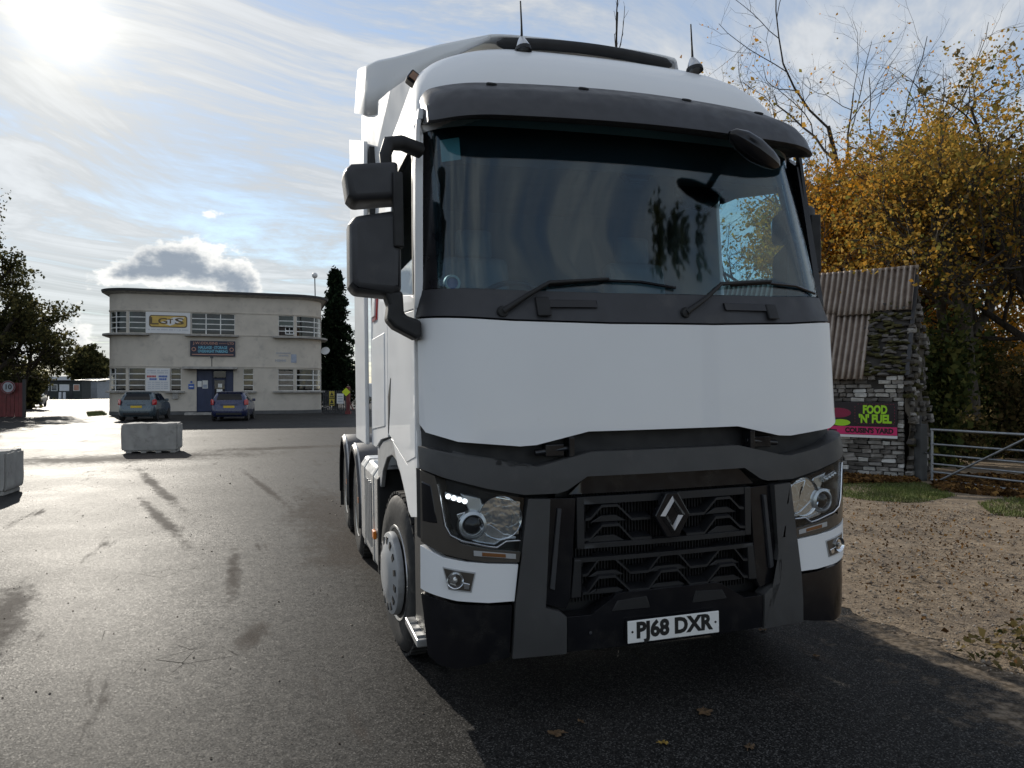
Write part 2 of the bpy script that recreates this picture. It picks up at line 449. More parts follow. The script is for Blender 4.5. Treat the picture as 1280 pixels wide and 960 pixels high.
def shell(name, outline, m, parent=None, off=0., thick=.025, bevel=.006, zstep=None, surf=None, sm=35, side=None, xs=None, holes=()):
    """a panel with the given (x, z) outline bent over the front of the cab (or, with side=+-1, a (y, z) outline on its flank)"""
    bm = bmesh.new()
    vs = [bm.verts.new((a, 0, b)) for a, b in outline]; bm.faces.new(vs)
    bmesh.ops.triangulate(bm, faces=bm.faces[:])
    lo, hi = min(a for a, _ in outline), max(a for a, _ in outline)
    cuts = []
    if side is None:
        c = -1.26
        while c < 1.26:
            if lo + .004 < c < hi - .004: cuts.append(c)
            c += .0225 if abs(c) > .9 else .06
    else:
        c = lo + .1
        while c < hi - .02: cuts.append(c); c += .15
    for c in cuts:
        bmesh.ops.bisect_plane(bm, geom=bm.verts[:] + bm.edges[:] + bm.faces[:], plane_co=(c, 0, 0), plane_no=(1, 0, 0))
    zl, zh = min(b for _, b in outline), max(b for _, b in outline)
    zc = zl + (zstep or .12)
    while zc < zh - .01:
        bmesh.ops.bisect_plane(bm, geom=bm.verts[:] + bm.edges[:] + bm.faces[:], plane_co=(0, 0, zc), plane_no=(0, 0, 1)); zc += zstep or .12
    bmesh.ops.remove_doubles(bm, verts=bm.verts, dist=1e-5)
    fs = bm.faces[:]
    ex = bmesh.ops.extrude_face_region(bm, geom=fs)
    back = {v for v in ex['geom'] if isinstance(v, bmesh.types.BMVert)}
    sf = surf or g
    for v in bm.verts:
        a, b = v.co.x, v.co.z; d = thick if v in back else 0
        if side is None:
            y = sf(a, b) + off
            # push back along the panel's normal, so that wrapped corners keep their thickness
            e = .004; sl = (sf(min(a + e, 1.249), b) - sf(max(a - e, -1.249), b)) / (2 * e); ln = math.sqrt(1 + sl * sl)
            v.co = (a - d * sl / ln, y + d / ln, b)
        else:
            v.co = (side * (WS(b, a) + off - d), a, b)
    bmesh.ops.recalc_face_normals(bm, faces=bm.faces)
    me = bpy.data.meshes.new(name); bm.to_mesh(me); bm.free()
    me.materials.append(MATS[m]); me.polygons.foreach_set('use_smooth', [True] * len(me.polygons)); me.set_sharp_from_angle(angle=R(sm))
    return link(name, me, parent or T, bevel=bevel)
def WS(z, y=1.0):      # half width of the flank at height z
    return lerp(z, [(0, 1.25), (1.35, 1.25), (2.1, 1.245), (3.0, 1.20), (3.3, 1.17)]) - max(0, .42 - y) * .06

# -- bonnet panel, cowl, bumper assembly
shell('bonnet_panel', [(-1.232, 2.0), (-1.236, 1.475), (-1.215, 1.435), (-1.08, 1.392), (-.78, 1.362), (-.70, 1.366), (-.43, 1.425), (.43, 1.425), (.70, 1.366), (.78, 1.362), (1.08, 1.392), (1.215, 1.435), (1.236, 1.475), (1.232, 2.0), (.8, 1.975), (.3, 1.962), (-.3, 1.962), (-.8, 1.975)], 'white_paint', bevel=.008)
cowl = shell('windscreen_cowl', [(-1.23, 2.15), (-1.236, 2.012), (-.8, 1.985), (-.3, 1.972), (.3, 1.972), (.8, 1.985), (1.236, 2.012), (1.23, 2.15), (.8, 2.135), (.3, 2.125), (-.3, 2.125), (-.8, 2.135)], 'dark_plastic', off=.004, thick=.06)
for sx, x0, x1 in ((1, -.66, -.36), (1, .38, .70)):
    shell('cowl_handle', [(x0, 2.085), (x0, 2.045), (x1, 2.045), (x1, 2.085)], 'gloss_black', parent=cowl, off=-.010, thick=.02)
    shell('cowl_catch', [(x0 - .02, 2.10), (x0 - .02, 2.0), (x0 + .05, 2.0), (x0 + .05, 2.10)] if x0 < 0 else [(x1 - .05, 2.085), (x1 - .05, 2.0), (x1 + .02, 2.0), (x1 + .02, 2.085)], 'matt_black', parent=cowl, off=-.016, thick=.02)
shell('bonnet_gap', [(-1.22, 1.50), (-1.225, 1.24), (-.77, 1.12), (.77, 1.12), (1.225, 1.24), (1.22, 1.50)], 'matt_black', off=.085, thick=.02, bevel=0)
for s_ in (-1, 1):     # bonnet latches in the gap
    lt = MB()
    M0 = Matrix.Translation((s_ * .60, .085, 1.335))
    lt.tube([(s_ * .70, .075, 1.325), (s_ * .50, .065, 1.345)], .016, 8)
    lt.box(-.05, .05, -.03, .03, -.03, .03, M0); lt.box(-.015, .015, -.05, .03, -.05, .05, Matrix.Translation((s_ * .52, .08, 1.35)))
    lt.build('bonnet_latch', 'gloss_black', T, bevel=.005)
shell('upper_bumper_bar', [(-1.246, 1.365), (-1.248, 1.26), (-1.15, 1.222), (-.95, 1.165), (-.77, 1.128), (-.60, 1.128), (-.555, 1.14), (-.45, 1.205), (.45, 1.205), (.555, 1.14), (.60, 1.128), (.77, 1.128), (.95, 1.165), (1.15, 1.222), (1.248, 1.26), (1.246, 1.365), (1.15, 1.335), (.95, 1.285), (.76, 1.255), (.70, 1.262), (.42, 1.325), (-.42, 1.325), (-.70, 1.262), (-.76, 1.255), (-.95, 1.285), (-1.15, 1.335)], 'grey_plastic', off=-.012, thick=.09, bevel=.012)
def both(name, poly, m, **kw):
    a = shell(name, poly, m, **kw); b = shell(name, mirror(poly), m, **kw); return a, b
both('bumper_strut', [(-.752, 1.108), (-.79, .80), (-.822, .60), (-.838, .335), (-.568, .335), (-.568, .52), (-.60, .545), (-.672, .57), (-.690, .62), (-.642, 1.102)], 'grey_plastic', off=-.014, thick=.08, bevel=.010)
d = both('air_duct', [(-.634, 1.102), (-.682, .62), (-.664, .578), (-.56, .55), (-.535, .60), (-.50, 1.095)], 'gloss_black', off=.018, thick=.04)
for k, o in zip((-1, 1), d):
    shell('duct_rib', [(k * p[0], p[1]) for p in ([(-.60, 1.05), (-.645, .66), (-.62, .65), (-.58, 1.05)] if k < 0 else [(-.58, 1.05), (-.62, .65), (-.645, .66), (-.60, 1.05)])], 'dark_plastic', parent=o, off=.002, thick=.02)
both('lower_corner_panel', [(-1.248, .880), (-1.16, .838), (-1.05, .815), (-.95, .802), (-.802, .79), (-.824, .612), (-.95, .612), (-1.10, .630), (-1.249, .665)], 'white_paint', off=0, thick=.04, bevel=.008)
both('bumper_corner', [(-1.247, .645), (-1.10, .612), (-.95, .594), (-.832, .592), (-.846, .335), (-.95, .315), (-1.10, .295), (-1.18, .31), (-1.225, .35)], 'gloss_black', off=.012, thick=.08, bevel=.018)
shell('bumper_chin', [(-.562, .515), (-.562, .34), (.562, .34), (.562, .515), (.44, .515), (.30, .605), (.26, .615), (-.26, .615), (-.30, .605), (-.44, .515)], 'gloss_black', off=-.004, thick=.10, bevel=.012)
for s_ in (-1, 1): shell('chin_vent', [(s_ * x, z) for x, z in ((.30, .575), (.14, .585), (.12, .525), (.33, .525))][::s_], 'matt_black', off=-.008, thick=.02, bevel=.004)
shell('grille_backing', [(-.56, 1.22), (-.60, .50), (.60, .50), (.56, 1.22)], 'matt_black', off=.13, thick=.02, bevel=0)
shell('grille_header', [(-.44, 1.203), (-.535, 1.112), (.535, 1.112), (.44, 1.203)], 'gloss_black', off=.03, thick=.03)

# -- grilles: every folded slat is its own sheet
def slat(name, path, parent, depth=.065, th=.013, off=.010, rise=.018):
    mb = MB(); rows = []
    for x, z in path:
        y = g(x, z) + off; rows.append([(x, y, z), (x, y, z - th), (x, y + depth, z - th + rise + .012), (x, y + depth, z + rise), (x, y, z)])
    mb.grid(rows); mb.f += [tuple(range(4)), tuple(reversed(range(len(mb.v) - 5, len(mb.v) - 1)))]
    return mb.build(name, 'grille_plastic', parent, bevel=.003)
def grille(name, frame, rows, zt, zb):
    o = shell(name, frame, 'grille_plastic', off=.012, thick=.03, bevel=.006)
    for r in rows: slat('grille_slat', r, o)
    return o
def sym(half): return half + [(-x, z) for x, z in reversed(half)]
gu = grille('upper_grille', [(-.482, 1.10), (.482, 1.10), (.482, 1.062), (-.482, 1.062)],
    [[(-.455, .992), (-.428, .996), (-.368, 1.056), (-.284, 1.056), (-.208, .982), (-.10, .982)], [(.10, .984), (.208, .984), (.284, 1.056), (.368, 1.056), (.428, .998), (.455, .994)],
     [(-.462, .892), (-.43, .896), (-.366, .958), (-.278, .958), (-.208, .882), (-.10, .882)], [(.10, .882), (.208, .882), (.278, .956), (.366, .956), (.43, .896), (.462, .892)]], 1.1, .85)
for x0, x1, z0, z1 in ((-.50, -.462, .845, 1.10), (.462, .50, .845, 1.10)): shell('grille_frame', [(x0, z1), (x0, z0), (x1, z0), (x1, z1)], 'grille_plastic', parent=gu, off=.008, thick=.05)
shell('grille_frame', [(-.50, .868), (-.50, .842), (.50, .842), (.50, .868)], 'grille_plastic', parent=gu, off=.010, thick=.05)
for s_ in (-1, 1):      # flat shelves under the folds
    for z, a, b in ((.966, .225, .425), (.866, .235, .45)):
        shell('grille_shelf', [(s_ * p, q) for p, q in ((a, z), (b, z), (b - .06, z + .034), (a + .06, z + .034))][::s_], 'grille_plastic', parent=gu, off=.03, thick=.02, bevel=.004)
r1 = [(-.475, .716), (-.449, .719), (-.387, .791), (-.305, .791), (-.219, .711), (-.121, .711), (-.050, .790)]
r2 = [(-.475, .626), (-.449, .629), (-.390, .700), (-.302, .700), (-.221, .622), (-.119, .622), (-.048, .703)]
gl = grille('lower_grille', [(-.515, .797), (.515, .797), (.515, .775), (-.515, .775)], [sym(r1), sym(r2)], .79, .6)
for s_ in (-1, 1):
    shell('grille_frame', [(s_ * p, q) for p, q in ((.478, .79), (.482, .60), (.535, .60), (.515, .79))][::s_], 'grille_plastic', parent=gl, off=.010, thick=.05)
    for z, a, b in ((.694, .24, .44), (.606, .23, .45)):
        shell('grille_shelf', [(s_ * p, q) for p, q in ((a, z), (b, z), (b - .05, z + .028), (a + .05, z + .028))][::s_], 'grille_plastic', parent=gl, off=.03, thick=.02, bevel=.004)
for z in (.694, .606): shell('grille_shelf', [(-.12, z), (.12, z), (.07, z + .028), (-.07, z + .028)], 'grille_plastic', parent=gl, off=.03, thick=.02, bevel=.004)
mesh_ = MB()       # fine vertical ribs deep behind the slats
for i in range(58):
    x = -.50 + i * 1.0 / 57; mesh_.box(x - .0025, x + .0025, .095, .112, .56, 1.10)
mesh_.build('radiator_ribs', 'matt_black', T)
# -- diamond badge
bd = MB(); hexo = [(0, .113), (.034, .113), (.100, 0), (.034, -.113), (-.034, -.113), (-.100, 0), (-.034, .113)]
MF = Matrix.Translation((-.008, -.030, .992)) @ Matrix.Rotation(R(90), 4, 'X')
badge = MB().prism(hexo[1:][::-1], -.03, .012, MF).build('badge', 'gloss_black', T, bevel=.006)
dia = MB()
oL = [(-.018, .098), (.022, .098), (.079, .012), (.079, -.012), (.022, -.098), (-.022, -.098), (-.079, -.012), (-.079, .012)]
A = [(0, .098), (.070, 0), (0, -.098), (-.070, 0)]; I = [(0, .052), (.030, 0), (0, -.052), (-.030, 0)]
Mb = [((a[0] + b[0]) / 2, (a[1] + b[1]) / 2) for a, b in zip(A, I)]
for k in range(4):
    j = (k + 1) % 4
    vs = [MF @ Vector((*A[k], .014)), MF @ Vector((*A[j], .014)), MF @ Vector((*Mb[j], .030)), MF @ Vector((*Mb[k], .030)), MF @ Vector((*I[j], .014)), MF @ Vector((*I[k], .014))]
    dia.add(vs, [(3, 2, 1, 0), (5, 4, 2, 3)])
dia.build('badge_diamond', 'badge_metal', badge)

# -- number plate
pl_ = MB().box(-.26, .26, -.030, -.024, .3645, .4765).build('number_plate', 'plate_white', T, bevel=.003)
bk = MB().box(-.255, .255, -.024, .01, .372, .470).build('plate_backing', 'matt_black', pl_)
MP = Matrix.Translation((.0, -.0308, .4225)) @ Matrix.Rotation(R(90), 4, 'X')
text('plate_lettering', 'PJ68 DXR', .108, 'ink', pl_, MP, depth=.0006, fat=.0048, width=.435)
for x in (-.235, .238): MB().lathe([(0, .0015), (.006, .0012), (.006, 0)], 10, Matrix.Translation((x, -.0303, .421)) @ Matrix.Rotation(R(90), 4, 'X')).build('plate_screw', 'ink', pl_)
text('plate_small_print', '- - - - - - -', .012, 'ink', pl_, Matrix.Translation((0, -.0308, .3700)) @ Matrix.Rotation(R(90), 4, 'X'), depth=.0004)

# -- headlamps
def facing(x, z, s_, off, extra=0):
    e = .01; sl = (g(x + e, z) - g(x - e, z)) / (2 * e)
    return Matrix.Translation((x, g(x, z) + off, z)) @ Matrix.Rotation(math.atan(sl) * .7 + extra, 4, 'Z') @ Matrix.Rotation(R(90), 4, 'X')
def headlamp(s_):
    def P(poly): return [(x, z) for x, z in poly] if s_ < 0 else mirror(poly)
    root = shell('headlamp', P([(-1.246, 1.250), (-1.15, 1.212), (-.95, 1.155), (-.762, 1.114), (-.796, .805), (-.95, .815), (-1.05, .832), (-1.16, .862), (-1.246, .905)]), 'matt_black', off=.105, thick=.02, bevel=0)
    # smoked frame: outer upright and the lower strip
    shell('lamp_surround', P([(-1.246, 1.252), (-1.19, 1.228), (-1.178, 1.17), (-1.155, .99), (-1.13, .935), (-1.08, .905), (-.95, .872), (-.79, .850), (-.798, .800), (-.95, .810), (-1.05, .828), (-1.16, .856), (-1.247, .90)]), 'smoke_lens', parent=root, off=-.002, thick=.10)
    shell('side_lamp', P([(-1.243, 1.20), (-1.208, 1.185), (-1.182, 1.0), (-1.241, 1.0)]), 'gloss_black', parent=root, off=-.005, thick=.02)
    shell('indicator_strip', P([(-1.02, .870), (-.815, .842), (-.815, .818), (-1.02, .845)]), 'grey_trim', parent=root, off=-.006, thick=.01, bevel=.003)
    shell('indicator_lamp', P([(-.98, .860), (-.865, .845), (-.865, .828), (-.98, .842)]), 'smoke_amber', parent=root, off=-.009, thick=.01, bevel=.003)
    # chrome rim that follows the inner lamp
    rim = [(-1.178, 1.19), (-1.148, .99), (-1.125, .945), (-1.075, .918), (-.95, .885), (-.905, .878), (-.86, .905), (-.79, .905)]
    mb = MB(); mb.tube([(-s_ * x, g(x, z) - .002, z) for x, z in rim], .0045, 6); mb.build('lamp_rim', 'chrome', root, sm=60)
    # bright inner bezel
    shell('lamp_bezel', P([(-1.09, 1.04), (-1.05, 1.05), (-1.02, .985), (-.93, .985), (-.86, .935), (-.80, .92), (-.80, .908), (-.862, .908), (-.908, .882), (-1.0, .90), (-1.05, .93)]), 'chrome_soft', parent=root, off=.035, thick=.02, bevel=.008)
    shell('lamp_divider', P([(-1.07, 1.14), (-.97, 1.115), (-.90, .94), (-.955, .95), (-1.03, 1.06)]), 'silver', parent=root, off=.05, thick=.02, bevel=.008)
    # main reflector bowl
    bowl = MB().lathe([(.030, -.105), (.045, -.10), (.075, -.075), (.095, -.040), (.104, 0.0), (.108, .004), (.108, -.01)], 28, facing(s_ * .880, 1.015, s_, .03))
    bowl.build('reflector', 'facet_chrome', root, sm=25)
    MB().lathe([(0, .045), (.016, .04), (.022, .025), (.022, -.09)], 16, facing(s_ * .880, 1.015, s_, .10)).build('bulb_shield', 'chrome', root, sm=40)
    MB().lathe([(0, .014), (.030, .010), (.045, 0), (.048, -.02)], 24, facing(s_ * 1.015, .985, s_, .028)).build('projector_lens', 'gloss_black', root, sm=40)
    MB().lathe([(.049, .006), (.054, .012), (.068, .004), (.074, -.03), (.049, -.03)], 28, facing(s_ * 1.015, .985, s_, .026), close=True).build('projector_bezel', 'silver', root, sm=40)
    shell('lamp_corner_reflector', P([(-.90, 1.115), (-.78, 1.09), (-.79, .93), (-.83, .93), (-.815, 1.03), (-.85, 1.09)]), 'facet_chrome', parent=root, off=.03, thick=.02, bevel=.006)
    shell('running_light', P([(-1.145, 1.150), (-1.04, 1.118), (-1.038, 1.085), (-1.14, 1.115)]), 'silver', parent=root, off=.035, thick=.02, bevel=.004)
    for i in range(4):
        x = -(1.128 - i * .026); z = 1.1285 - i * .0085
        MB().lathe([(0, .010), (.008, .008), (.0125, 0)], 12, facing(-s_ * x if s_ > 0 else x, z, s_, .030)).build('running_led', 'led' if s_ < 0 else 'silver', root, sm=60)
    shell('lens', P([(-1.185, 1.222), (-.95, 1.150), (-.768, 1.110), (-.794, .85), (-.95, .872), (-1.08, .905), (-1.13, .935), (-1.155, .99)]), 'lamp_glass', parent=root, off=.004, thick=.004, bevel=0)
    return root


def facet():
    p = objco(); r, _, _ = sep(voro(p, 24.0, 'Color'))
    return pbsdf((.86, .88, .90), .10, 1.0, normal=bump(r + noise(p, 26, 1), .22, .010))
mat('facet_chrome', facet)
for s_ in (-1, 1): headlamp(s_)
for s_ in (-1, 1):     # fog lamps
    P = lambda poly: poly if s_ < 0 else mirror(poly)
    fo = shell('fog_lamp', P([(-1.165, .795), (-1.01, .765), (-1.032, .668), (-1.14, .685)]), 'grey_trim', off=-.004, thick=.03, bevel=.004)
    shell('fog_recess', P([(-1.158, .787), (-1.018, .759), (-1.038, .676), (-1.135, .692)]), 'smoke_lens', parent=fo, off=-.006, thick=.01, bevel=0)
    MB().lathe([(.001, -.010), (.025, -.004), (.036, .008), (.040, .012), (.040, 0)], 22, facing(s_ * 1.108, .733, s_, -.006)).build('fog_reflector', 'facet_chrome', fo, sm=40)
    MB().lathe([(0, .016), (.011, .014), (.012, 0)], 12, facing(s_ * 1.108, .733, s_, -.006)).build('fog_bulb', 'silver', fo, sm=40)
    shell('fog_flash', P([(-1.075, .722), (-1.04, .712), (-1.046, .685), (-1.07, .69)]), 'chrome_soft', parent=fo, off=-.009, thick=.006, bevel=.004)
MB().lathe([(0, .003), (.008, .002), (.008, 0)], 10, Matrix.Translation((-.445, .006, .43)) @ Matrix.Rotation(R(90), 4, 'X')).build('tow_eye_cap', 'dark_plastic', T)

# -- windscreen, pillars, visor, roof
ws = shell('windscreen', [(-1.125, 3.06), (-1.10, 2.60), (-1.135, 2.165), (-1.08, 2.148), (-.7, 2.132), (-.3, 2.126), (.3, 2.126), (.7, 2.132), (1.08, 2.148), (1.135, 2.165), (1.10, 2.60), (1.125, 3.06)], 'windscreen_glass', off=.004, thick=.005, bevel=0, zstep=.3)
ws.data.polygons.foreach_set('use_smooth', [True] * len(ws.data.polygons))


both('windscreen_pillar', [(-1.166, 3.08), (-1.224, 2.152), (-1.138, 2.152), (-1.112, 2.60), (-1.112, 3.08)], 'pillar_black', off=.006, thick=.05)
# obscuration band and sun strip at the head of the screen
shell('screen_band', [(-1.11, 3.06), (-1.105, 2.90), (-1.04, 2.905), (-1.02, 2.86), (-.96, 2.815), (-.86, 2.80), (.86, 2.80), (.96, 2.815), (1.02, 2.86), (1.04, 2.905), (1.105, 2.90), (1.11, 3.06)], 'matt_black', parent=ws, off=.022, thick=.004, bevel=0)
shell('screen_sticker', [(-1.075, 2.955), (-.985, 2.96), (-.985, 2.835), (-1.075, 2.83)], 'pale_sticker', parent=ws, off=.016, thick=.002, bevel=0)


def visor():
    prof = [(.06, 3.075), (-.185, 3.000), (-.205, 3.008), (-.155, 3.10), (-.090, 3.185), (-.045, 3.215), (.070, 3.285), (.12, 3.285), (.09, 3.22), (-.12, 3.06), (.06, 3.075)]
    rows = []
    N = 64
    for i in range(N + 1):
        u = -1 + 2 * i / N; x = 1.160 * (math.copysign(1 - (1 - abs(u)) ** 1.6, u))
        tip = max(0, abs(u) - .86) / .14
        row = []
        for dy, z in prof:
            drop = -.05 * tip ** 2 if z > 3.1 else .012 * tip
            arch = -.03 * (abs(x) / 1.19) ** 2 if z > 3.15 else -.012 * (abs(x) / 1.19) ** 2
            row.append((x * (1 - max(0, dy) * .1), g(x * .978, 3.05) + dy - .01, z + drop + arch))
        rows.append(row)
    mb = MB().grid(rows, flip=True)
    m = len(prof); mb.f += [tuple(range(m - 1)), tuple(reversed(range(N * m, N * m + m - 1)))]
    o = mb.build('sun_visor', 'dark_plastic', T, sm=40)
    for x in (-.815, -.312, .312, .815):
        M0 = Matrix.Translation((x, g(x * .978, 3.05) + .002, 3.252 + -.03 * (x / 1.19) ** 2 + .002)) @ Matrix.Rotation(R(32), 4, 'X')
        MB().lathe([(.020, -.004), (.026, .005), (.029, .004), (.029, -.008)], 18, M0 @ Matrix.Diagonal((1, .75, 1, 1))).build('lamp_socket', 'matt_black', o, sm=40)
        MB().lathe([(0, .0), (.021, .001)], 14, M0 @ Matrix.Diagonal((1, .75, 1, 1))).build('socket_plug', 'gloss_black', o)
visor()

RINGS = [  # z, front y at the middle, half width, corner radius, corner depth
    (3.02, .315, 1.180, .34, .25), (3.10, .325, 1.178, .34, .25), (3.22, .345, 1.172, .36, .27), (3.32, .385, 1.158, .38, .30), (3.42, .455, 1.130, .40, .33),
    (3.50, .535, 1.095, .42, .36), (3.57, .630, 1.050, .44, .39), (3.63, .735, .990, .44, .40), (3.69, .865, .90, .42, .38), (3.74, 1.02, .78, .38, .34), (3.78, 1.22, .60, .3, .28), (3.80, 1.5, .36, .2, .18), (3.805, 1.8, .10, .06, .06)]
def ring(z, y0, w, r, dpt, n=26, yb=2.32):
    pts = []
    yc = y0 + .09 * (w / 1.2) + dpt
    for k in range(9): pts.append((-w - (.035 * (1 - z / 99)) * (1 - k / 9) * 0, yb + (yc - yb) * (k / 9), z))
    half = []
    for k in range(n + 1):
        th = k / n * math.pi / 2
        # corner then front
        if k <= n // 2:
            t = 1 - k / (n // 2); a = w - r + r * math.sin(t * math.pi / 2)
        else:
            a = (w - r) * (1 - (k - n // 2) / (n - n // 2))
        t2 = max(0, min(1, (a - (w - r)) / r))
        half.append((-a, y0 + .09 * (w / 1.2) * (a / w) ** 1.8 + dpt * (1 - math.sqrt(max(0, 1 - t2 * t2))), z))
    pts += half
    pts += [(-x, y, z_) for x, y, z_ in reversed(pts[:-1])]
    return pts
rows = [ring(*r) for r in RINGS]
roof = MB().grid(rows).build('cab_roof', 'white_paint', T, sm=70, solid=0)
MB().add([(x, 2.325, z) for x, z in ((-1.2, 1.0), (1.2, 1.0), (1.2, 3.1), (1.17, 3.3), (1.05, 3.57), (.78, 3.74), (-.78, 3.74), (-1.05, 3.57), (-1.17, 3.3), (-1.2, 3.1))], [tuple(range(10))]).build('cab_rear_wall', 'white_paint', T)
# roof air deflector: an arched shell whose flanks hang down at the back
def deflector():
    st = [  # y, top z, half width, flank bottom z, how far the flank's foot runs back
(1.00, 3.845, .65, 3.79, 0), (1.20, 3.885, .78, 3.78, 0), (1.38, 3.92, .90, 3.77, 0), (1.65, 3.98, 1.01, 3.75, .03), (1.90, 4.04, 1.11, 3.71, .06), (2.12, 4.10, 1.20, 3.71, .10), (2.30, 4.14, 1.25, 3.80, .20), (2.48, 4.18, 1.30, 3.92, .33)]
    rows = []
    for y, zt, w, zb, bk_ in st:
        ze = zt - .036; c = min(.10, w * .12)
        half = [(-w, y + bk_, zb), (-w, y + bk_ * .5, (zb + ze) / 2), (-w, y, ze - .012), (-w + .004, y, ze), (-w + .016, y, ze + .011), (-w + c, y, ze + .020), (-w * .75, y, zt - .010), (-w * .4, y, zt - .003)]
        row = half + [(0, y, zt)] + [(-x, yy, z_) for x, yy, z_ in reversed(half)]
        rows.append(row)
    o = MB().grid(rows).build('roof_deflector', 'white_paint', T, sm=32, solid=.02)
    lip = [(x, .965 + .02 * (x / .6) ** 2, 3.790 - .03 * (x / .6) ** 2) for x in np.linspace(-.60, .60, 25)]
    MB().tube(lip, [.012] + [.036] * 23 + [.012], 8).build('deflector_seal', 'matt_black', o, sm=60)
deflector()
# antennas
def antenna(x, y, z):
    b = MB(); prof = [(.034, .085), (.042, .05), (.046, 0)]
    rows_ = []
    for h, wx, wy, sh in ((-.01, .042, .062, 0), (.02, .038, .056, 0), (.05, .028, .040, .012), (.075, .018, .022, .02), (.085, .010, .012, .022)):
        rows_.append([(x + wx * math.cos(t), y + sh + wy * math.sin(t), z + h) for t in np.linspace(0, 2 * math.pi, 17)])
    b.grid(rows_, flip=False); o = b.build('antenna', 'silver', T, sm=50)
    MB().tube([(x, y + .02, z + .07), (x + .003, y + .03, z + .16), (x, y + .035, z + .30)], [.0085, .006, .0045], 8).build('antenna_whip', 'matt_black', o, sm=60)
    MB().grid([[(x + .05 * math.cos(t), y + .07 * math.sin(t), z - .012) for t in np.linspace(0, 2 * math.pi, 17)], [(x + .044 * math.cos(t), y + .064 * math.sin(t), z + .012) for t in np.linspace(0, 2 * math.pi, 17)]]).build('antenna_base', 'matt_black', o, sm=60)
antenna(-.525, .70, 3.605); antenna(.60, .70, 3.615)
ml = MB().box(-.035, .035, -.045, .045, -.035, .035, Matrix.Translation((-1.115, 1.02, 3.50)) @ Matrix.Rotation(R(35), 4, 'Y')).build('marker_lamp', 'gloss_black', T, bevel=.012)
MB().box(-.024, .024, -.049, -.043, -.022, .022, Matrix.Translation((-1.115, 1.02, 3.50)) @ Matrix.Rotation(R(35), 4, 'Y')).build('marker_lens', 'smoke_amber', ml, bevel=.002)

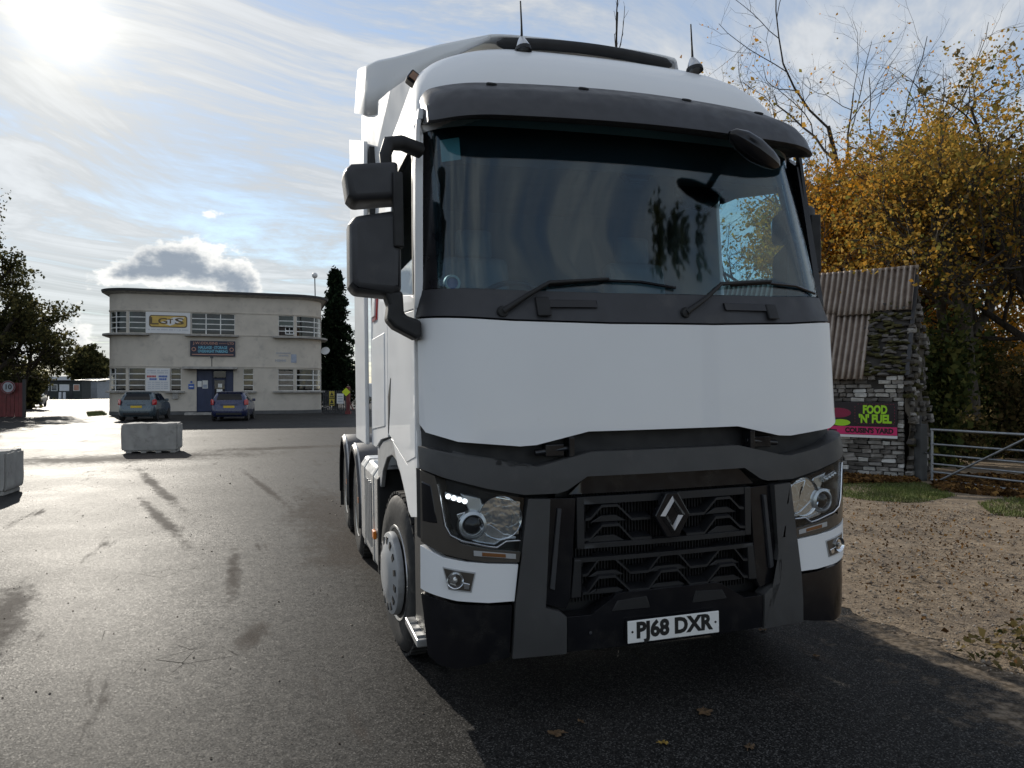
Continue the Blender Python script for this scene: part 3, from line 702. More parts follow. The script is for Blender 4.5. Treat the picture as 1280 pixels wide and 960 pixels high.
# -- flanks: door with its window, sleeper side, lower wing (both sides)
for s_ in (-1, 1):
    SD = dict(side=s_)
    door = shell('door', [(.355, 2.00), (.355, 1.30), (.62, 1.25), (1.20, 1.34), (1.355, 1.36), (1.355, 2.10), (.345, 2.05)][::-1], 'white_paint', thick=.03, bevel=.008, **SD)
    shell('door_frame', [(.34, 2.06), (.36, 2.13), (.54, 2.88), (.62, 2.99), (1.355, 2.99), (1.355, 3.06), (.56, 3.06), (.46, 2.98), (.33, 2.12)][::-1], 'white_paint' if s_ < 0 else 'pillar_black', parent=door, thick=.04, bevel=.006, **SD)
    shell('window_sill', [(.345, 2.055), (1.355, 2.105), (1.355, 2.19), (.82, 2.18), (.42, 2.135), (.355, 2.11)], 'white_paint', parent=door, thick=.04, bevel=.006, **SD)
    shell('window_frame', [(.385, 2.14), (.56, 2.87), (.63, 2.96), (1.33, 2.96), (1.33, 2.99), (.61, 2.985), (.53, 2.88), (.36, 2.13)], 'matt_black', parent=door, off=.002, thick=.03, bevel=.003, **SD)
    shell('door_window', [(.38, 2.135), (.82, 2.18), (1.345, 2.19), (1.345, 2.975), (.625, 2.975), (.545, 2.87)] if s_ > 0 else [(.38, 2.135), (.82, 2.18), (1.345, 2.19), (1.345, 2.34), (.43, 2.34)], 'door_glass', parent=door, off=-.015, thick=.004, bevel=0, **SD)
    shell('sleeper_side', [(1.375, 3.06), (1.375, 1.34), (1.75, 1.30), (2.05, 1.22), (2.325, 1.22), (2.325, 3.06)][::-1], 'white_paint', thick=.03, bevel=.008, **SD)
    shell('roof_side', [(.46, 3.062), (2.325, 3.062), (2.325, 3.12), (.46, 3.12)], 'white_paint', off=-.004, thick=.03, bevel=.004, **SD)
    shell('front_wing', [(.335, 1.44), (.335, 1.0), (.52, .97), (.60, .985), (.70, 1.06), (.82, 1.14), (1.0, 1.20), (1.19, 1.325), (.62, 1.235)][::-1], 'white_paint', off=-.004, thick=.03, bevel=.008, **SD)
    shell('wing_rear', [(1.20, 1.325), (1.05, 1.21), (1.30, 1.23), (1.55, 1.19), (1.78, 1.08), (1.90, .95), (2.06, .95), (2.06, 1.20), (1.75, 1.285), (1.36, 1.335)][::-1], 'grey_trim', off=-.012, thick=.03, bevel=.006, **SD)
    shell('handle_recess', [(1.22, 1.72), (1.27, 1.52), (1.345, 1.36), (1.345, 1.60)], 'matt_black', parent=door, off=.004, thick=.02, bevel=.004, **SD)
    shell('locker_door', [(1.50, 2.02), (1.50, 1.40), (2.24, 1.34), (2.24, 2.02)][::-1], 'white_paint', off=.006, thick=.02, bevel=.008, **SD)
    shell('side_reflector', [(1.92, 2.36), (1.92, 2.14), (2.16, 2.14), (2.16, 2.36)][::-1], 'red_lens', off=.012, thick=.02, bevel=.004, **SD)
    shell('side_reflector_face', [(1.96, 2.33), (1.96, 2.17), (2.16, 2.17), (2.16, 2.33)][::-1], 'white_paint', off=.020, thick=.02, bevel=.003, **SD)
    shell('a_pillar', [(.365, 2.04), (.37, 2.13), (.49, 2.99), (.485, 3.06), (.46, 3.06), (.345, 2.04)], 'white_paint' if s_ < 0 else 'pillar_black', off=.0, thick=.022, bevel=.005, **SD)
    # air deflector panels behind the cab
    w = 1.262
    MB().box(*sorted((s_ * 1.19, s_ * 1.235)), 2.322, 2.392, 1.22, 3.5).build('deflector_gap_seal', 'matt_black', T)
    fa = MB().add([(s_ * w, 2.375, 1.22), (s_ * (w - .0), 3.20, 1.22), (s_ * (w - .0), 3.16, 2.60), (s_ * (w - .0), 3.12, 2.62), (s_ * (w - .005), 2.375, 2.62)], [(0, 1, 2, 3, 4)]).build('side_deflector', 'white_paint', T, solid=-.03 * s_, bevel=.006)
    MB().add([(s_ * (w - .005), 2.375, 2.64), (s_ * (w + .008), 3.42, 2.64), (s_ * (w + .008), 3.34, 3.87), (s_ * (w - .0), 2.70, 3.66), (s_ * (w - .02), 2.375, 3.55)], [(0, 1, 2, 3, 4)]).build('upper_side_deflector', 'white_paint', T, solid=-.03 * s_, bevel=.006)
    MB().add([(s_ * 1.02, 1.30, 3.10), (s_ * 1.222, 2.92, 3.05), (s_ * 1.222, 2.72, 3.87), (s_ * 1.115, 1.80, 3.73), (s_ * 1.02, 1.30, 3.66)], [(0, 1, 2, 3, 4)]).build('deflector_infill', 'white_paint', T, solid=-.03 * s_)
    # front underrun side, step
    MB().box(*sorted((s_ * 1.20, s_ * .80)), .36, .70, .36, .98).build('step_box', 'matt_black', T, bevel=.01)
    st = MB().box(*sorted((s_ * 1.245, s_ * 1.0)), .40, .80, .315, .355).build('entry_step', 'alu', T, bevel=.006)
    for k in range(3): MB().box(*sorted((s_ * 1.24, s_ * 1.0)), .44 + k * .12, .49 + k * .12, .356, .366).build('step_tread', 'silver', st)

# -- cabin interior
MB().box(-1.18, 1.18, .42, 2.30, 1.30, 1.36).build('cab_floor', 'dash', T)
shell('headliner', [(-1.15, 3.04), (-1.15, 3.02), (1.15, 3.02), (1.15, 3.04)], 'cab_trim', off=.05, thick=.5, bevel=0)
MB().box(-1.14, 1.14, .75, 2.29, 3.02, 3.06).build('cab_ceiling', 'cab_trim', T)
shell('overhead_shelf', [(-1.10, 3.02), (-1.10, 2.84), (1.10, 2.84), (1.10, 3.02)], 'cab_trim', off=.14, thick=.30, bevel=.02)
MB().box(-1.16, 1.16, 2.22, 2.29, 1.36, 3.02).build('bunk_wall', 'cab_trim', T)
da = shell('dashboard', [(-1.17, 2.10), (-1.17, 1.40), (1.17, 1.40), (1.17, 2.10), (.4, 2.08), (-.4, 2.08)], 'dash', off=.16, thick=.36, bevel=.03)
MB().box(-.85, -.35, .68, .78, 2.08, 2.17).build('instrument_hood', 'dash', da, bevel=.03)
for x in (-.60, .62):
    st = node('seat', T)
    MB().box(x - .25, x + .25, 1.05, 1.55, 1.75, 1.90).build('cushion', 'seat_cloth', st, bevel=.05, seg=3)
    MB().box(x - .24, x + .24, -.07, .07, 0, .70, Matrix.Translation((0, 1.52, 1.86)) @ Matrix.Rotation(R(-10), 4, 'X')).build('seat_back', 'seat_cloth', st, bevel=.06, seg=3)
    MB().box(x - .13, x + .13, 1.60, 1.70, 2.54, 2.75).build('headrest', 'seat_cloth', st, bevel=.04, seg=3)
sw = MB()
Ms = Matrix.Translation((-.60, .84, 2.10)) @ Matrix.Rotation(R(-42), 4, 'X')
sw.lathe([(.225 + .016 * math.cos(a), .016 * math.sin(a)) for a in np.linspace(0, 2 * math.pi, 9)[:-1]], 32, Ms, close=True)
sw.box(-.22, .22, -.02, .02, -.012, .012, Ms); sw.lathe([(0, .03), (.07, .02), (.08, -.02)], 16, Ms)
sw.build('steering_wheel', 'dash', T, sm=50)
MB().tube([(-.60, .86, 2.07), (-.60, .72, 1.85)], .04).build('steering_column', 'dash', T, sm=50)
# folded curtain at the driver's pillar
cu = MB(); rows = []
for i in range(9):
    z = 2.20 + i * .09; rows.append([(-1.10 + .012 * math.sin(k * 2.1 + i * .2) + .05 * (1 - abs(i - 5) / 5) * (k / 12), .58 + k * .022 + .006 * i, z) for k in range(13)])
cu.grid(rows).build('curtain', 'pale_trim', T, sm=60, solid=.004)
# dash camera and inner mirror behind the screen, small round gauge by the left corner
im = MB().prism([(-.155, .10), (.03, .115), (.17, .02), (.13, -.06), (.05, -.125), (-.10, -.095), (-.16, -.04)], -.03, .03, Matrix.Translation((.545, .58, 2.82)) @ Matrix.Rotation(R(90), 4, 'X')).build('cab_mirror', 'gloss_black', T, bevel=.02)
MB().tube([(.63, .56, 2.90), (.65, .50, 3.0)], .03, 8).build('mirror_arm', 'matt_black', im)
cb = shell('sensor_housing', [(-.13, 3.0), (-.09, 2.80), (-.05, 2.765), (.05, 2.765), (.09, 2.80), (.13, 3.0)], 'gloss_black', off=.05, thick=.06, bevel=.01)
gz = MB().lathe([(.030, .012), (.042, .012), (.045, -.012), (.030, -.012)], 20, Matrix.Translation((-1.045, .34, 2.19)) @ Matrix.Rotation(R(90), 4, 'X'), close=True).build('round_gauge', 'pale_trim', T, sm=40)
MB().lathe([(0, .002), (.031, .002), (.031, -.004)], 20, Matrix.Translation((-1.045, .34, 2.19)) @ Matrix.Rotation(R(90), 4, 'X')).build('gauge_face', 'blue_cap', gz)

# -- wipers
def wiper(p):
    P3 = [(x, g(x, max(2.05, z)) + o, z) for x, z, o in p]
    o = MB().tube(P3[:4], [.017, .013, .011, .008], 8).build('wiper_arm', 'matt_black', T, sm=60)
    MB().lathe([(0, .02), (.024, .016), (.03, 0)], 14, Matrix.Translation((P3[0][0], P3[0][1] + .012, P3[0][2])) @ Matrix.Rotation(R(90), 4, 'X')).build('wiper_pivot', 'matt_black', o, sm=50)
    bl = MB()
    for i in range(4, len(P3) - 1): pass
    bl.tube(P3[4:], .0085, 6); bl.build('wiper_blade', 'gloss_black', o, sm=60)
wiper([(-.85, 2.022, -.022), (-.72, 2.105, -.028), (-.60, 2.172, -.026), (-.28, 2.198, -.022), (-.60, 2.160, -.012), (-.35, 2.190, -.012), (-.10, 2.187, -.012), (.10, 2.160, -.012)])
wiper([(.13, 2.026, -.022), (.26, 2.105, -.028), (.38, 2.190, -.026), (.72, 2.218, -.022), (.45, 2.185, -.012), (.70, 2.208, -.012), (.90, 2.200, -.012), (1.06, 2.165, -.012)])

# -- mirrors
def rbox(name, x0, x1, y0, y1, z0, z1, m, parent, bev=.03, M=None):
    return MB().box(x0, x1, y0, y1, z0, z1, M).build(name, m, parent, sm=40, bevel=bev, seg=4)
for s_ in (-1, 1):
    X = lambda a, b: sorted((s_ * a, s_ * b))
    mr = node('door_mirror', T)
    hx = [(1.325, 2.765), (1.56, 2.735), (1.592, 2.70), (1.575, 2.575), (1.545, 2.545), (1.325, 2.575)]
    hp = [(1.315, 2.535), (1.54, 2.490), (1.570, 2.45), (1.572, 2.15), (1.545, 2.115), (1.36, 2.10), (1.318, 2.13)]
    def housing(nm, poly):
        pts = [(s_ * x, z) for x, z in poly]
        if s_ > 0: pts = pts[::-1]
        cx = sum(p[0] for p in pts) / len(pts); cz = sum(p[1] for p in pts) / len(pts)
        rows_ = []
        for y, k in ((.20, .80), (.215, .90), (.24, .97), (.28, 1.0), (.40, .99)):
            rows_.append([(cx + (x - cx) * k, y, cz + (z - cz) * k) for x, z in pts + pts[:1]])
        mb = MB().grid(rows_); n = len(pts) + 1
        mb.f += [tuple(range(n - 1)), tuple(reversed(range(4 * n, 5 * n - 1)))]
        o = mb.build(nm, 'dark_plastic', mr, sm=30, bevel=.018, seg=3, weld=True)
        mg = MB().add([(cx + (x - cx) * .9, .402, cz + (z - cz) * .9) for x, z in pts], [tuple(range(len(pts)))]).build('mirror_glass', 'chrome', o)
    housing('wide_angle_mirror', hx); housing('main_mirror', hp)
    rbox('mirror_stalk', *X(1.312, 1.362), .185, .25, 2.335, 2.70, 'matt_black', mr, .010)
    arm = MB().tube([(s_ * x, y, z) for x, y, z in ((1.20, .36, 2.865), (1.30, .30, 2.875), (1.365, .28, 2.86), (1.385, .27, 2.80), (1.38, .27, 2.72))], [.042, .040, .038, .032, .028], 8)
    if s_ < 0: arm.build('mirror_upper_arm', 'matt_black', mr, sm=50)
    lo = MB().prism([(1.315, 2.13), (1.405, 2.125), (1.385, 2.06), (1.395, 1.99), (1.36, 1.95), (1.255, 1.895), (1.225, 1.90), (1.225, 1.985), (1.31, 2.015)], .22, .36, Matrix(((s_, 0, 0, 0), (0, 0, 1, 0), (0, 1, 0, 0), (0, 0, 0, 1))))
    lo.build('mirror_lower_arm', 'matt_black', mr, bevel=.018, seg=3)
    if s_ > 0:      # the passenger mirror is folded back along the door
        mr.matrix_local = Matrix.Translation((1.15, .44, 0)) @ Matrix.Rotation(R(74), 4, 'Z') @ Matrix.Translation((-1.24, -.36, 0))
# kerb mirror hanging over the passenger corner of the screen
km = node('kerb_mirror', T)
rows = []
ax0, ax1 = Vector((.40, .03, 2.985)), Vector((.72, .05, 2.835))
axd = (ax1 - ax0).normalized(); up = Vector((0, -.25, 1)); up = (up - axd * up.dot(axd)).normalized(); fw = axd.cross(up)
for t, h, dp in ((0, .008, .01), (.06, .035, .03), (.25, .060, .05), (.5, .066, .058), (.75, .054, .05), (.93, .036, .032), (1, .012, .012)):
    c = ax0.lerp(ax1, t); rows.append([tuple(c + up * h * math.sin(a) + fw * dp * math.cos(a)) for a in np.linspace(0, 2 * math.pi, 15)])
MB().grid(rows).build('kerb_mirror_housing', 'gloss_black', km, sm=60)
MB().tube([(.60, .06, 2.93), (.66, .20, 3.02), (.70, .34, 3.08)], [.022, .02, .02], 8).build('kerb_mirror_arm', 'matt_black', km, sm=60)

# -- chassis, tank, wheels, mudguards
fr = MB()
for s_ in (-1, 1): fr.box(*sorted((s_ * .38, s_ * .46)), .6, 6.6, .72, 1.0)
for y in (2.6, 3.6, 4.8, 6.2): fr.box(-.4, .4, y, y + .1, .76, .96)
fr.build('chassis_frame', 'matt_black', T)
MB().box(-.5, .5, .5, 2.2, .55, 1.3).build('engine', 'matt_black', T, bevel=.05)
MB().box(-1.15, 1.15, .25, .62, .36, 1.25).build('bumper_core', 'matt_black', T)
fw5 = MB().lathe([(0, .02), (.45, .02), (.47, 0), (.47, -.06)], 24, Matrix.Translation((0, 5.0, 1.14))).build('fifth_wheel', 'matt_black', T)
for s_ in (-1, 1):
    tk = MB().prism([(.62, .28), (1.19, .28), (1.245, .34), (1.245, .98), (1.20, 1.05), (.62, 1.05)], 2.02, 3.32, Matrix(((s_, 0, 0, 0), (0, 0, 1, 0), (0, 1, 0, 0), (0, 0, 0, 1))))
    tank = tk.build('fuel_tank', 'alu', T, bevel=.02)
    MB().prism([(.60, .26), (1.20, .26), (1.255, .32), (1.255, 1.0), (1.205, 1.062), (.60, 1.062)], 1.95, 2.02, Matrix(((s_, 0, 0, 0), (0, 0, 1, 0), (0, 1, 0, 0), (0, 0, 0, 1)))).build('tank_end_plate', 'matt_black', tank, bevel=.012)
    MB().lathe([(.055, 0), (.055, .05), (.045, .065), (0, .066)], 16, Matrix.Translation((s_ * 1.10, 2.55, 1.05))).build('filler_cap', 'blue_cap' if s_ < 0 else 'matt_black', tank, sm=40)
    for yy in (2.30, 2.95): MB().prism([(.62, .272), (1.194, .272), (1.252, .336), (1.252, .984), (1.205, 1.058), (.62, 1.058)], yy, yy + .06, Matrix(((s_, 0, 0, 0), (0, 0, 1, 0), (0, 1, 0, 0), (0, 0, 0, 1)))).build('tank_strap', 'silver', tank)
    for k in range(4):      # pressed ribs in the tank's side
        MB().add([(s_ * 1.246, 2.42 + .12 * k, .42), (s_ * 1.252, 2.45 + .12 * k, .42), (s_ * 1.252, 2.45 + .12 * k, .92), (s_ * 1.246, 2.42 + .12 * k, .92)], [(0, 1, 2, 3)]).build('tank_rib', 'alu', tank, solid=.01)
    MB().box(*sorted((s_ * 1.25, s_ * 1.275)), 2.10, 2.20, .54, .60).build('side_marker', 'amber', tank, bevel=.006)
    MB().box(*sorted((s_ * 1.24, s_ * 1.0)), 2.4, 2.7, .10, .26).build('tank_skirt', 'matt_black', tank) if 0 else None
def wheel(x, y, s_, steer=0., front=False, wdt=.30):
    w = node('wheel', T)
    w.location = (x, y, .492); w.rotation_euler = (0, 0, steer)
    M0 = Matrix.Rotation(R(90) * s_, 4, 'Y')       # local Z of the profile points outwards
    h = wdt / 2
    ty = MB().lathe([(.295, -h), (.34, -h - .01), (.43, -h - .012), (.475, -h + .01), (.495, -h + .05), (.497, 0), (.495, h - .05), (.475, h - .01), (.43, h + .012), (.34, h + .01), (.295, h)], 48, M0)
    tyre = ty.build('tyre', 'rubber', w, sm=40)
    lug = MB()
    for k in range(48):
        for side_ in (-1, 1):
            a = 2 * math.pi * (k + (.5 if side_ > 0 else 0)) / 48
            Mk = M0 @ Matrix.Rotation(a, 4, 'Z') @ Matrix.Translation((.494, 0, side_ * h * .55))
            lug.box(-.004, .011, -.022, .022, -h * .36, h * .36, Mk)
    lug.build('tread_blocks', 'rubber', tyre)['kind'] = 'stuff'
    if front:
        rim = MB().lathe([(.0, .06), (.14, .06), (.17, .04), (.20, -.02), (.255, -.03), (.285, .05), (.300, h - .01), (.295, h + .006), (.28, h), (.275, 0)], 36, M0).build('rim', 'silver', w, sm=40)
        tr = MB().lathe([(0, .155), (.10, .155), (.145, .148), (.165, .140), (.235, .130), (.252, .122), (.258, .10), (.255, .085), (.17, .085), (.14, .06)], 40, M0 @ Matrix.Translation((0, 0, .075))).build('wheel_trim', 'grey_trim', w, sm=35)
        for k in range(14):
            Mk = M0 @ Matrix.Rotation(2 * math.pi * k / 14, 4, 'Z') @ Matrix.Translation((.205, 0, .2105))
            MB().box(-.022, .022, -.018, .018, -.006, .003, Mk).build('trim_slot', 'matt_black', tr)
        for k in range(10):
            Mk = M0 @ Matrix.Rotation(2 * math.pi * k / 10, 4, 'Z') @ Matrix.Translation((.168, 0, .05))
            MB().lathe([(.016, 0), (.016, .035), (.006, .04)], 6, Mk).build('wheel_nut', 'silver', rim)
    else:
        rim = MB().lathe([(.0, .03), (.11, .03), (.13, -.02), (.15, -.06), (.255, -.08), (.285, .02), (.300, h - .01), (.295, h + .006), (.28, h), (.27, 0)], 32, M0).build('rim', 'silver', w, sm=40)
        for k in range(10):
            Mk = M0 @ Matrix.Rotation(2 * math.pi * k / 10, 4, 'Z') @ Matrix.Translation((.19, 0, -.07))
            MB().lathe([(.016, 0), (.016, .03), (.006, .035)], 6, Mk).build('wheel_nut', 'alu', rim)
    return w
def mudguard(x, y, s_, r=.60, wd=.62):
    rows = []
    n = 20
    for i in range(n + 1):
        a = R(-12) + (math.pi + R(24)) * i / n
        rows.append([(s_ * (x - wd), y - math.cos(a) * r, .50 + math.sin(a) * r), (s_ * (x - .03), y - math.cos(a) * r, .50 + math.sin(a) * r), (s_ * x, y - math.cos(a) * (r - .015), .50 + math.sin(a) * (r - .015)), (s_ * x, y - math.cos(a) * (r - .06), .50 + math.sin(a) * (r - .06))])
    o = MB().grid(rows).build('mudguard', 'dark_plastic', T, sm=40, solid=.012)
    for xx in (.0, .20, .40):
        pts = [(s_ * (x - xx - .02), y - math.cos(a) * (r + .006), .50 + math.sin(a) * (r + .006)) for a in np.linspace(R(10), R(170), 21)]
        MB().tube(pts, .010, 6).build('mudguard_edge', 'grey_trim', o, sm=60)
    MB().box(*sorted((s_ * x, s_ * (x - .5))), y + r - .02, y + r + .0, .20, .48).build('mudflap', 'rubber', o)
    MB().box(*sorted((s_ * x, s_ * (x + .012))), y - r + .03, y - r + .07, .60, .66).build('side_marker', 'amber', o, bevel=.004)
wheel(-1.07, 1.30, -1, R(4.5), True); wheel(1.07, 1.30, 1, R(4.5), True)
for s_ in (-1, 1):
    for y in (4.02, 5.42):
        wheel(s_ * 1.06, y, s_); wheel(s_ * .73, y, s_)
        mudguard(1.25, y, s_)
tl = MB(); tl.box(-1.1, 1.1, 6.6, 6.7, .7, .85); tl.build('rear_crossmember', 'matt_black', T)
# ------------------------------------------------------------------ the office building (local frame: x along the front, y into the building)
plain('render_wall', (.56, .51, .44), .85, var=.06, vscale=1.2, nb=.15, nbs=30, dirt=((.34, .315, .285), 1.6, .50, .55))
plain('plinth', (.10, .10, .10), .8)
plain('concrete_ledge', (.36, .345, .32), .85, var=.15, vscale=4, dirt=((.14, .13, .12), 3, .48, .6))
plain('roof_felt', (.055, .055, .058), .7)
plain('window_white', (.72, .72, .70), .5)
plain('door_blue', (.020, .030, .075), .45)
plain('paper', (.75, .75, .72), .8)
plain('sign_yellow', (.62, .42, .10), .5); plain('sign_brown', (.13, .09, .04), .5); plain('sign_dark', (.022, .026, .050), .5)
plain('sign_cyan', (.16, .42, .55), .5); plain('sign_orange', (.42, .22, .16), .5); plain('sign_red', (.50, .06, .06), .5); plain('sign_blue', (.05, .12, .38), .5)
plain('sign_white', (.70, .70, .70), .5, var=.02); plain('ghost_blue', (.34, .38, .46), .8)
def blinds():
    p = objco(); x, y, z = sep(p)
    st = S.m('SINE', x * 60.0) * .5 + .5
    c = mixc(st * .6 + noise(p, 1.3, 3) * .4, (.05, .042, .040), (.15, .125, .115))
    return pbsdf(c, .9)
mat('blinds', blinds)
glass('office_glass', (.60, .64, .66), refl=.035)
BY0, BY1 = 44.0, 48.0
P0 = at(131, HZ, BY0); P1 = at(404, HZ, BY1); P0.z = P1.z = 0
BL = (P1 - P0).length; BE = (P1 - P0).normalized(); BYAW = math.atan2(BE.y, BE.x)
def fx(px):                # distance along the front for a photo column
    k = (px - 640) / F_PX; return (k * P0.y - P0.x) / (BE.x - k * BE.y)
def cx_(c): return fx(c / 3.5556 + 100)
rA, rB = 1.5, 1.9
TS0 = rA * math.pi / 2; TS1 = TS0 + BL - rA - rB; TEND = TS1 + rB * math.pi / 2
def t_of(x):
    if x < rA: return rA * math.acos(max(-1, 1 - max(0, x) / rA))
    if x < BL - rB: return TS0 + x - rA
    return TS1 + rB * math.asin(min(1, (x - BL + rB) / rB))
def pth(t, off):
    if t < 0: return (-off, rA - t)
    if t < TS0: a = t / rA; return (rA - (rA + off) * math.cos(a), rA - (rA + off) * math.sin(a))
    if t < TS1: return (rA + t - TS0, -off)
    if t < TEND: a = (t - TS1) / rB; return (BL - rB + (rB + off) * math.sin(a), rB - (rB + off) * math.cos(a))
    return (BL + off, rB + t - TEND)
def strip(mb, t0, t1, z0, z1, off=0., depth=.25, bot=None):
    n = max(1, int((t1 - t0) / .18)); rows = []
    if t0 >= TS0 and t1 <= TS1: n = 1
    ts = sorted(set([t0 + (t1 - t0) * i / n for i in range(n + 1)] + [q for q in (0, TS0, TS1, TEND) if t0 < q < t1]))
    for t in ts:
        a = pth(t, off); b = pth(t, off - depth); ab = pth(t, off if bot is None else bot)
        rows.append([(*ab, z0), (*a, z1), (*b, z1), (*b, z0), (*ab, z0)])
    o = len(mb.v); mb.grid(rows, flip=True); e = len(mb.v) - 5
    mb.f += [(o, o + 1, o + 2, o + 3), (e + 3, e + 2, e + 1, e)]
    return mb
B = thing('office_building', 'two-storey cream art-deco office building with rounded corners and overhanging flat roof', 'building', tuple(P0), BYAW)
TB, TE = -9.0, TEND + 9.0
Z = dict(pl=.22, s0=1.47, w0=2.86, s1=4.97, w1=6.29, e=7.36, top=7.64)
WIN = [  # crop columns of the two floors: (left, right, columns)
    (1, 118, 205, 2), (1, 216, 293, 1), (1, 495, 688, 3), (1, 882, 950, 1), (1, 962, 1082, 2),
    (0, 114, 203, 2), (0, 215, 291, 1), (0, 403, 450, 1), (0, 725, 771, 1), (0, 880, 950, 1), (0, 962, 1080, 2)]
wall = MB()
strip(wall, TB, TE, Z['pl'], Z['s0']) if 0 else None
dA, dB = t_of(cx_(518)), t_of(cx_(682))
strip(wall, TB, dA, Z['pl'], Z['s0']); strip(wall, dB, TE, Z['pl'], Z['s0'])
strip(wall, TB, TE, Z['w0'], Z['s1']); strip(wall, TB, TE, Z['w1'], Z['e'])
for fl, z0, z1 in ((0, Z['s0'], Z['w0']), (1, Z['s1'], Z['w1'])):
    holes = sorted((t_of(cx_(a)), t_of(cx_(b))) for f_, a, b, c in WIN if f_ == fl)
    if fl == 0: holes = sorted(holes + [(dA, dB)])
    t = TB
    for a, b in holes: strip(wall, t, a, z0, z1); t = b
    strip(wall, t, TE, z0, z1)
wall.build('wall', 'render_wall', B, sm=30)
pm = MB(); strip(pm, TB, dA, 0, Z['pl'], .03); strip(pm, dB, TE, 0, Z['pl'], .03); pm.build('plinth', 'plinth', B, sm=30)
cm = MB(); strip(cm, TB, TE, 7.36, 7.50, .30, .6, bot=.05); cm.build('cornice', 'concrete_ledge', B, sm=30)
fm = MB(); strip(fm, TB, TE, 7.50, 7.64, .46, .8, bot=.42); fm.build('roof_edge', 'roof_felt', B, sm=30)
rp = [pth(t, 0) for t in np.linspace(TB, TE, 60)]
MB().add([(x, y, 7.55) for x, y in rp], [tuple(range(60))]).build('roof', 'roof_felt', B)
MB().add([(0, 10.5, 0), (BL, 10.5, 0), (BL, 10.5, 7.55), (0, 10.5, 7.55)], [(0, 1, 2, 3)]).build('rear_wall', 'render_wall', B)
def ledge(c0, c1, z, off=.34, th=.10): return strip(MB(), t_of(cx_(c0)), t_of(cx_(c1)), z - th, z, off, off + .05).build('window_ledge', 'concrete_ledge', B, sm=30)
lt = MB(); strip(lt, -2, t_of(cx_(308)), Z['s1'] - .12, Z['s1'] - .01, .40, .5); lt.build('window_ledge', 'concrete_ledge', B, sm=30)
ledge(468, 705, Z['s1'] - .01)
lt = MB(); strip(lt, t_of(cx_(858)), TEND + 2, Z['s1'] - .12, Z['s1'] - .01, .40, .5); lt.build('window_ledge', 'concrete_ledge', B, sm=30)
lt = MB(); strip(lt, -2, t_of(cx_(290)), Z['s0'] - .11, Z['s0'] - .01, .22, .3); lt.build('window_ledge', 'concrete_ledge', B, sm=30)
ledge(380, 466, Z['s0'] - .01, .26); ledge(698, 785, Z['s0'] - .01, .26)
lt = MB(); strip(lt, t_of(cx_(858)), TEND + 2, Z['s0'] - .11, Z['s0'] - .01, .26, .3); lt.build('window_ledge', 'concrete_ledge', B, sm=30)
ledge(460, 700, Z['w0'] + .10, .75, .14)
for z in (Z['w1'] + .05, Z['w0'] + .09, Z['s1'] - .03):
    bm_ = MB(); strip(bm_, TB, TE, z, z + .07, .035, .1); bm_.build('string_course', 'render_wall', B, sm=30)
bk = MB(); strip(bk, -2, TEND + 2, .3, 7.3, -1.1, .05); bk.build('room_back', 'sign_dark', B)
for z in (.05, 4.2): MB().add([(x, y, z) for x, y in [pth(t, -.05) for t in np.linspace(TB, TE, 40)]], [tuple(range(40))]).build('storey_floor', 'plinth', B)
def window(fl, a, b, cols):
    z0, z1 = (Z['s0'], Z['w0']) if fl == 0 else (Z['s1'], Z['w1'])
    t0, t1 = t_of(cx_(a)), t_of(cx_(b)); w = node('window', B)
    fmb = MB()
    bar = .055
    zs = [z0 + (z1 - z0) * k / 4 for k in range(5)]; ts = [t0 + (t1 - t0) * k / cols for k in range(cols + 1)]
    for k, z in enumerate(zs): strip(fmb, t0, t1, max(z0 + .002, z - bar / 2), min(z1 - .002, z + bar / 2), -.06, .06)
    for k, t in enumerate(ts): strip(fmb, max(t0 + .003, t - bar * .55), min(t1 - .003, t + bar * .55), z0 + .004, z1 - .004, -.052, .075)
    fmb.build('window_frame', 'window_white', w)
    for i in range(cols):
        for k in range(4):
            if (fl, a) == (1, 882) and k < 2: continue
            pm_ = MB(); strip(pm_, ts[i] + .03, ts[i + 1] - .03, zs[k] + .028, zs[k + 1] - .028, -.085, .008); pm_.build('pane', 'office_glass', w)
    if fl == 0 or a > 700:
        bm2 = MB(); strip(bm2, t0, t1, z0, z1, -.32, .02); bm2.build('blind', 'blinds', w)
    else:
        bm2 = MB(); strip(bm2, t0, t1, z0 + .2, z1, -.40, .02); bm2.build('blind', 'office_blind', w)
plain('office_blind', (.13, .16, .20), .9, var=.3, vscale=2)
for w_ in WIN: window(*w_)
# open casement catching the light
oc = node('open_casement', B)
xw = pth(t_of(cx_(932)), 0)[0]; Mo = Matrix.Translation((xw - .28, -.05, 5.08)) @ Matrix.Rotation(R(-34), 4, 'X')
ob = MB()
for x0, x1, z0, z1 in ((0, .55, 0, .05), (0, .55, .57, .62), (0, .05, 0, .62), (.50, .55, 0, .62), (.25, .29, 0, .62), (0, .55, .29, .33)): ob.box(x0, x1, -.03, .03, z0, z1, Mo)
ob.build('casement_frame', 'window_white', oc)
MB().box(.03, .52, -.004, .004, .03, .59, Mo).build('pane', 'office_glass', oc)
